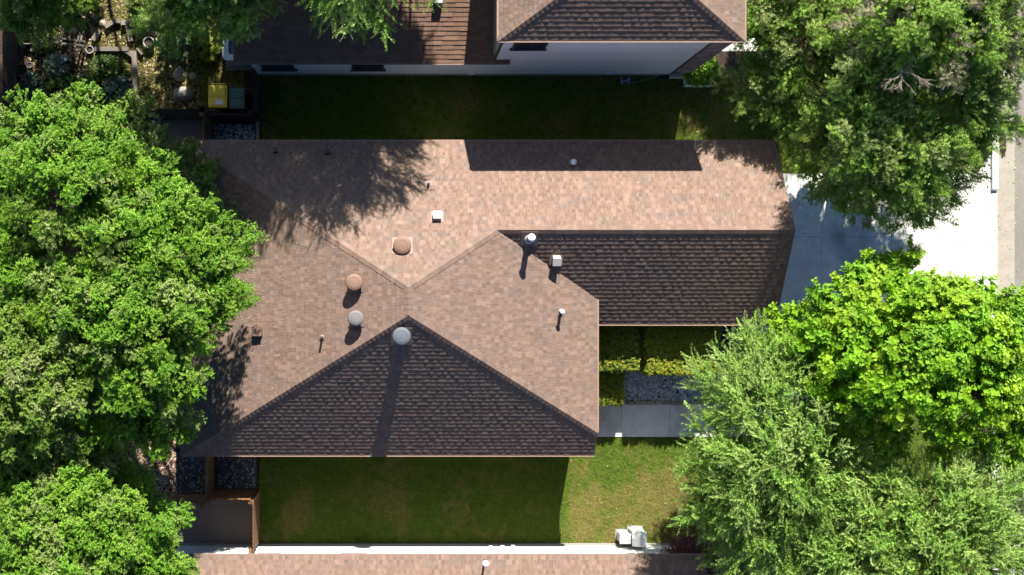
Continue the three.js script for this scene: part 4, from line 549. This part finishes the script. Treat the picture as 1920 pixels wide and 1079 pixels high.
tree('elm_tree', 'tall tree filling the top right corner', 'tree', [15.5, -9.6], 'elm', [[1700, 60, 7.0, 0.9], [1720, 30, 8.2, 1.1], [1800, 60, 7.8, 1.1], [1880, 40, 7.4, 1.0], [1740, 90, 7.0, 0.8], [1890, 130, 6.4, 0.7], [1640, 70, 5.6, 0.9], [1770, -60, 8.2, 1.1], [1820, -40, 8, 1.2], [1740, -90, 7.6, 0.9], [1930, 60, 7, 0.9], [1760, -20, 5.4, 1.2], [1850, -60, 5.6, 1.2], [1680, -20, 5.0, 1.1]], 1022, { trunk: 0.3, dead: 0.05, col: [[0.22, 0.345, 0.05], [0.255, 0.375, 0.066], [0.195, 0.315, 0.046], [0.31, 0.29, 0.17]] });
tree('maple_tree', 'vivid yellow green broadleaf tree over the front garden', 'tree', [14.2, 2.5], 'lobed', [[1555, 625, 6.4, 0.8], [1640, 590, 6.6, 0.85], [1740, 620, 7.2, 1.0], [1830, 640, 7.2, 1.0], [1620, 680, 7.2, 1.0], [1720, 705, 7.6, 1.1], [1820, 735, 7.2, 1.0], [1500, 660, 5.6, 0.6], [1570, 720, 6.4, 0.75], [1650, 775, 6.4, 0.7], [1780, 795, 6.4, 0.7], [1870, 790, 6.2, 0.65], [1895, 625, 6.6, 0.8], [1905, 705, 6.8, 0.9], [1585, 550, 5.8, 0.45], [1715, 545, 5.9, 0.5], [1640, 530, 5.4, 0.35], [1475, 610, 5.0, 0.35], [1690, 500, 5.0, 0.3], [1830, 545, 5.8, 0.4], [1775, 570, 6.0, 0.4], [1870, 845, 6.0, 0.45], [1690, 640, 5.4, 0.9], [1790, 690, 5.4, 0.9]], 1030, { trunk: 0.26, clumps: 4.4 });
tree('feathery_tree', 'grey green tree with long feathery sprays beside the walkway', 'tree', [11.6, 4.9], 'feather', [[1400, 690, 5.0, 0.8], [1350, 740, 4.8, 0.7], [1430, 760, 6.0, 1.0], [1500, 720, 6.0, 0.9], [1370, 830, 5.4, 0.9], [1460, 850, 6.4, 1.1], [1550, 820, 6.4, 1.0], [1340, 900, 5.0, 0.8], [1420, 930, 5.8, 1.0], [1520, 930, 6.0, 1.0], [1590, 890, 6.0, 0.9], [1360, 970, 4.6, 0.7], [1450, 1010, 5.4, 0.9], [1540, 1020, 5.6, 0.9], [1430, 1060, 5.0, 0.8], [1420, 660, 4.6, 0.5], [1560, 760, 5.6, 0.7]], 1031, { trunk: 0.2 });
tree('feathery_tree', 'pale feathery tree in the lower right corner', 'tree', [15.2, 7.0], 'feather', [[1640, 960, 6.4, 0.9], [1720, 940, 6.5, 0.9], [1800, 960, 6.7, 1.0], [1880, 930, 6.5, 0.9], [1640, 1040, 6.3, 1.0], [1740, 1040, 6.6, 1.0], [1840, 1060, 6.6, 1.0], [1920, 1020, 6.4, 1.0], [1890, 870, 5.8, 0.6], [1580, 1070, 6.0, 0.8], [1690, 900, 5.8, 0.6], [1800, 1140, 6, 1.1], [1680, 1130, 6, 1.1]], 1032, { trunk: 0.2 });
{ // the dead branch in the street tree
  const g = scene.getObjectByName('elm_tree'), r = rng(77), b = g.position, c0 = sv(1690, 128, 8.3).sub(b), list = []; const grow = (p, d, l, w, n) => { const q = p.clone().addScaledVector(d, l); list.push(limbGeo([p, p.clone().lerp(q, 0.5).add(V((r() - 0.5) * 0.1 * l, (r() - 0.5) * 0.1 * l, (r() - 0.5) * 0.1 * l)), q], w, w * 0.55, 5, 4)); if (n > 0) for (let i = 0; i < (n > 2 ? 4 : 3); i++) grow(p.clone().lerp(q, 0.45 + 0.55 * r()), d.clone().add(V((r() - 0.5) * 1.5, (r() - 0.35) * 0.5, (r() - 0.4) * 1.1)).normalize(), l * (0.55 + 0.25 * r()), w * 0.5, n - 1); };
  grow(c0, V(0.15, 0.15, 1).normalize(), 0.34, 0.026, 3); grow(c0.clone().add(V(0, 0.05, 0.1)), V(0.95, 0.1, 0.3).normalize(), 0.42, 0.02, 3); grow(c0.clone().add(V(0, 0.05, 0.15)), V(-0.8, 0.1, 0.5).normalize(), 0.34, 0.018, 3);
  part(g, 'dead_branch', flat(list), M.deadwood).userData.label = 'bare pale dead branch';
}
// ------------------------------------------------------------------ hedges and shrubs
function bush(name, label, category, x0, z0, x1, z1, h, n, cols, seed, kind = 'hedge', round = 0, group) {
  const r = rng(seed), g = new THREE.Group(), cx = (x0 + x1) / 2, cz = (z0 + z1) / 2, wx = (x1 - x0) / 2, wz = (z1 - z0) / 2; thing(g, name, label, category, group); g.position.set(cx, 0, cz); const list = [];
  for (let i = 0; i < Math.max(3, Math.round(wx * 5)); i++) part(g, 'stem', limbGeo([V((r() - 0.5) * wx * 1.2, -0.05, (r() - 0.5) * wz), V((r() - 0.5) * wx * 1.3, h * 0.4, (r() - 0.5) * wz), V((r() - 0.5) * wx * 1.5, h * 0.85, (r() - 0.5) * wz * 1.3)], 0.02, 0.006, 5, 5), M.bark);
  for (let i = 0; i < n; i++) {
    let x, y, z, d; const s = r();
    if (round) { const a = r() * 6.283, w = r() * 1.3 - 0.3, q = Math.sqrt(Math.max(0, 1 - w * w)), k = lerp(0.55, 1.05, Math.sqrt(r())); d = V(Math.cos(a) * q, w, Math.sin(a) * q); x = d.x * wx * k; z = d.z * wz * k; y = h * 0.5 + d.y * h * 0.5 * k; }
    else { const deep = r() * 0.14; const top = s < 0.62; x = (r() * 2 - 1) * wx; z = (r() * 2 - 1) * wz; if (top) { y = h - deep + (r() - 0.5) * 0.07 + 0.03 * Math.sin(x * 5 + seed); d = V((r() - 0.5) * 1.2, 1, (r() - 0.5) * 1.2); } else if (s < 0.9) { const sg = s < 0.8 ? 1 : -1; z = sg * (wz - deep); y = r() * h; d = V((r() - 0.5), 0.5, sg); } else { const sg = r() < 0.5 ? 1 : -1; x = sg * (wx - deep); y = r() * h; d = V(sg, 0.5, r() - 0.5); } }
    d.add(V((r() - 0.5) * 0.6, 0.2, (r() - 0.5) * 0.6)).normalize(); const c = cols[Math.floor(r() * cols.length)], k = 0.8 + 0.4 * r(); list.push([V(x, Math.max(0.03, y), z), d, 0.8 + 0.5 * r(), c.map((q) => q * k), r() * 6.28]);
  }
  const m = sprigField(SPRIG[kind], list); m.name = 'foliage'; m.userData.kind = 'stuff'; g.add(m); return g;
}
const YG = [[0.30, 0.33, 0.03], [0.36, 0.36, 0.04], [0.20, 0.28, 0.03], [0.26, 0.31, 0.03]], DG = [[0.07, 0.14, 0.025], [0.10, 0.17, 0.03], [0.055, 0.11, 0.022]];
bush('clipped_hedge', 'tall hedge nearest the main roof edge, lit along its front', 'hedge', 5.72, 1.1, 7.25, 2.48, 1.8, 3600, YG.slice(1).concat(DG.slice(0, 1)), 401, 'hedge', 0, 'hedges by the garage');
bush('clipped_hedge', 'longer hedge right of the dark gap, with yellow lit front', 'hedge', 7.55, 1.1, 9.7, 2.6, 1.8, 4800, YG, 402, 'hedge', 0, 'hedges by the garage');
bush('clipped_hedge', 'low small hedge beside the river stones and walkway', 'hedge', 5.72, 2.62, 6.95, 3.56, 1.0, 2200, YG, 403, 'hedge', 0, 'hedges by the garage');
bush('planter_shrub', 'bright green leafy shrub growing in the white edged planter', 'shrub', 9.1, -7.05, 9.78, -6.4, 0.75, 420, [[0.24, 0.40, 0.03], [0.30, 0.46, 0.04], [0.18, 0.32, 0.03]], 404, 'oak', 1);
bush('purple_shrub', 'reddish purple leaved shrub against the lower roof end', 'shrub', 8.35, 7.75, 9.75, 9.1, 2.5, 1500, [[0.12, 0.05, 0.055], [0.16, 0.07, 0.07], [0.20, 0.10, 0.09], [0.09, 0.04, 0.045]], 405, 'small', 1);
for (const [x0, z0, x1, z1, h, n, label, cols, seed] of [
  [-7.15, -8.1, -6.55, -7.0, 0.8, 200, 'grey green shrub right of the white rimmed pot', [[0.10, 0.17, 0.09], [0.13, 0.2, 0.1]], 410], [-10.7, -6.4, -9.3, -5.7, 0.5, 330, 'dark leafy shrub along the rear fence', DG, 411], [-11.1, -7.85, -10.6, -7.45, 0.5, 160, 'yellow green plant at the end of the timber frame', [[0.28, 0.32, 0.05], [0.2, 0.26, 0.04]], 412],
  [-9.5, -7.0, -8.4, -6.4, 0.3, 170, 'low dark plants in the bed left of the timber edging', DG, 413], [-8.9, -6.35, -8.3, -5.8, 0.5, 160, 'blue green plant inside the square bed frame', [[0.10, 0.16, 0.12], [0.13, 0.2, 0.14]], 414], [-10.7, -7.0, -10.35, -6.6, 0.45, 110, 'pale leafed plant above the terracotta pot', [[0.25, 0.3, 0.22], [0.18, 0.24, 0.16]], 415],
  [-10.0, -9.1, -9.2, -8.6, 0.6, 200, 'yellowish shrub near the top edge of the garden', [[0.24, 0.27, 0.05], [0.18, 0.22, 0.05]], 416], [-8.1, -9.1, -7.4, -8.5, 0.8, 300, 'small green shrub above the board bed', [[0.16, 0.22, 0.05], [0.2, 0.25, 0.06]], 417], [-6.0, -8.0, -5.5, -7.2, 0.5, 240, 'sunny yellow green plant left of the white tub', [[0.30, 0.36, 0.05], [0.24, 0.3, 0.04]], 418], [-11.5, -6.5, -11.0, -5.95, 0.3, 90, 'trailing blue green plant in the left fence corner', [[0.12, 0.2, 0.15], [0.16, 0.24, 0.18]], 419]]) bush('garden_shrub', label, 'shrub', x0, z0, x1, z1, h, n, cols, seed, 'oak', 1, 'shrubs in the back garden');
console.log('sprigs', tree.n);
shade(scene);
renderer.render(scene, camera);
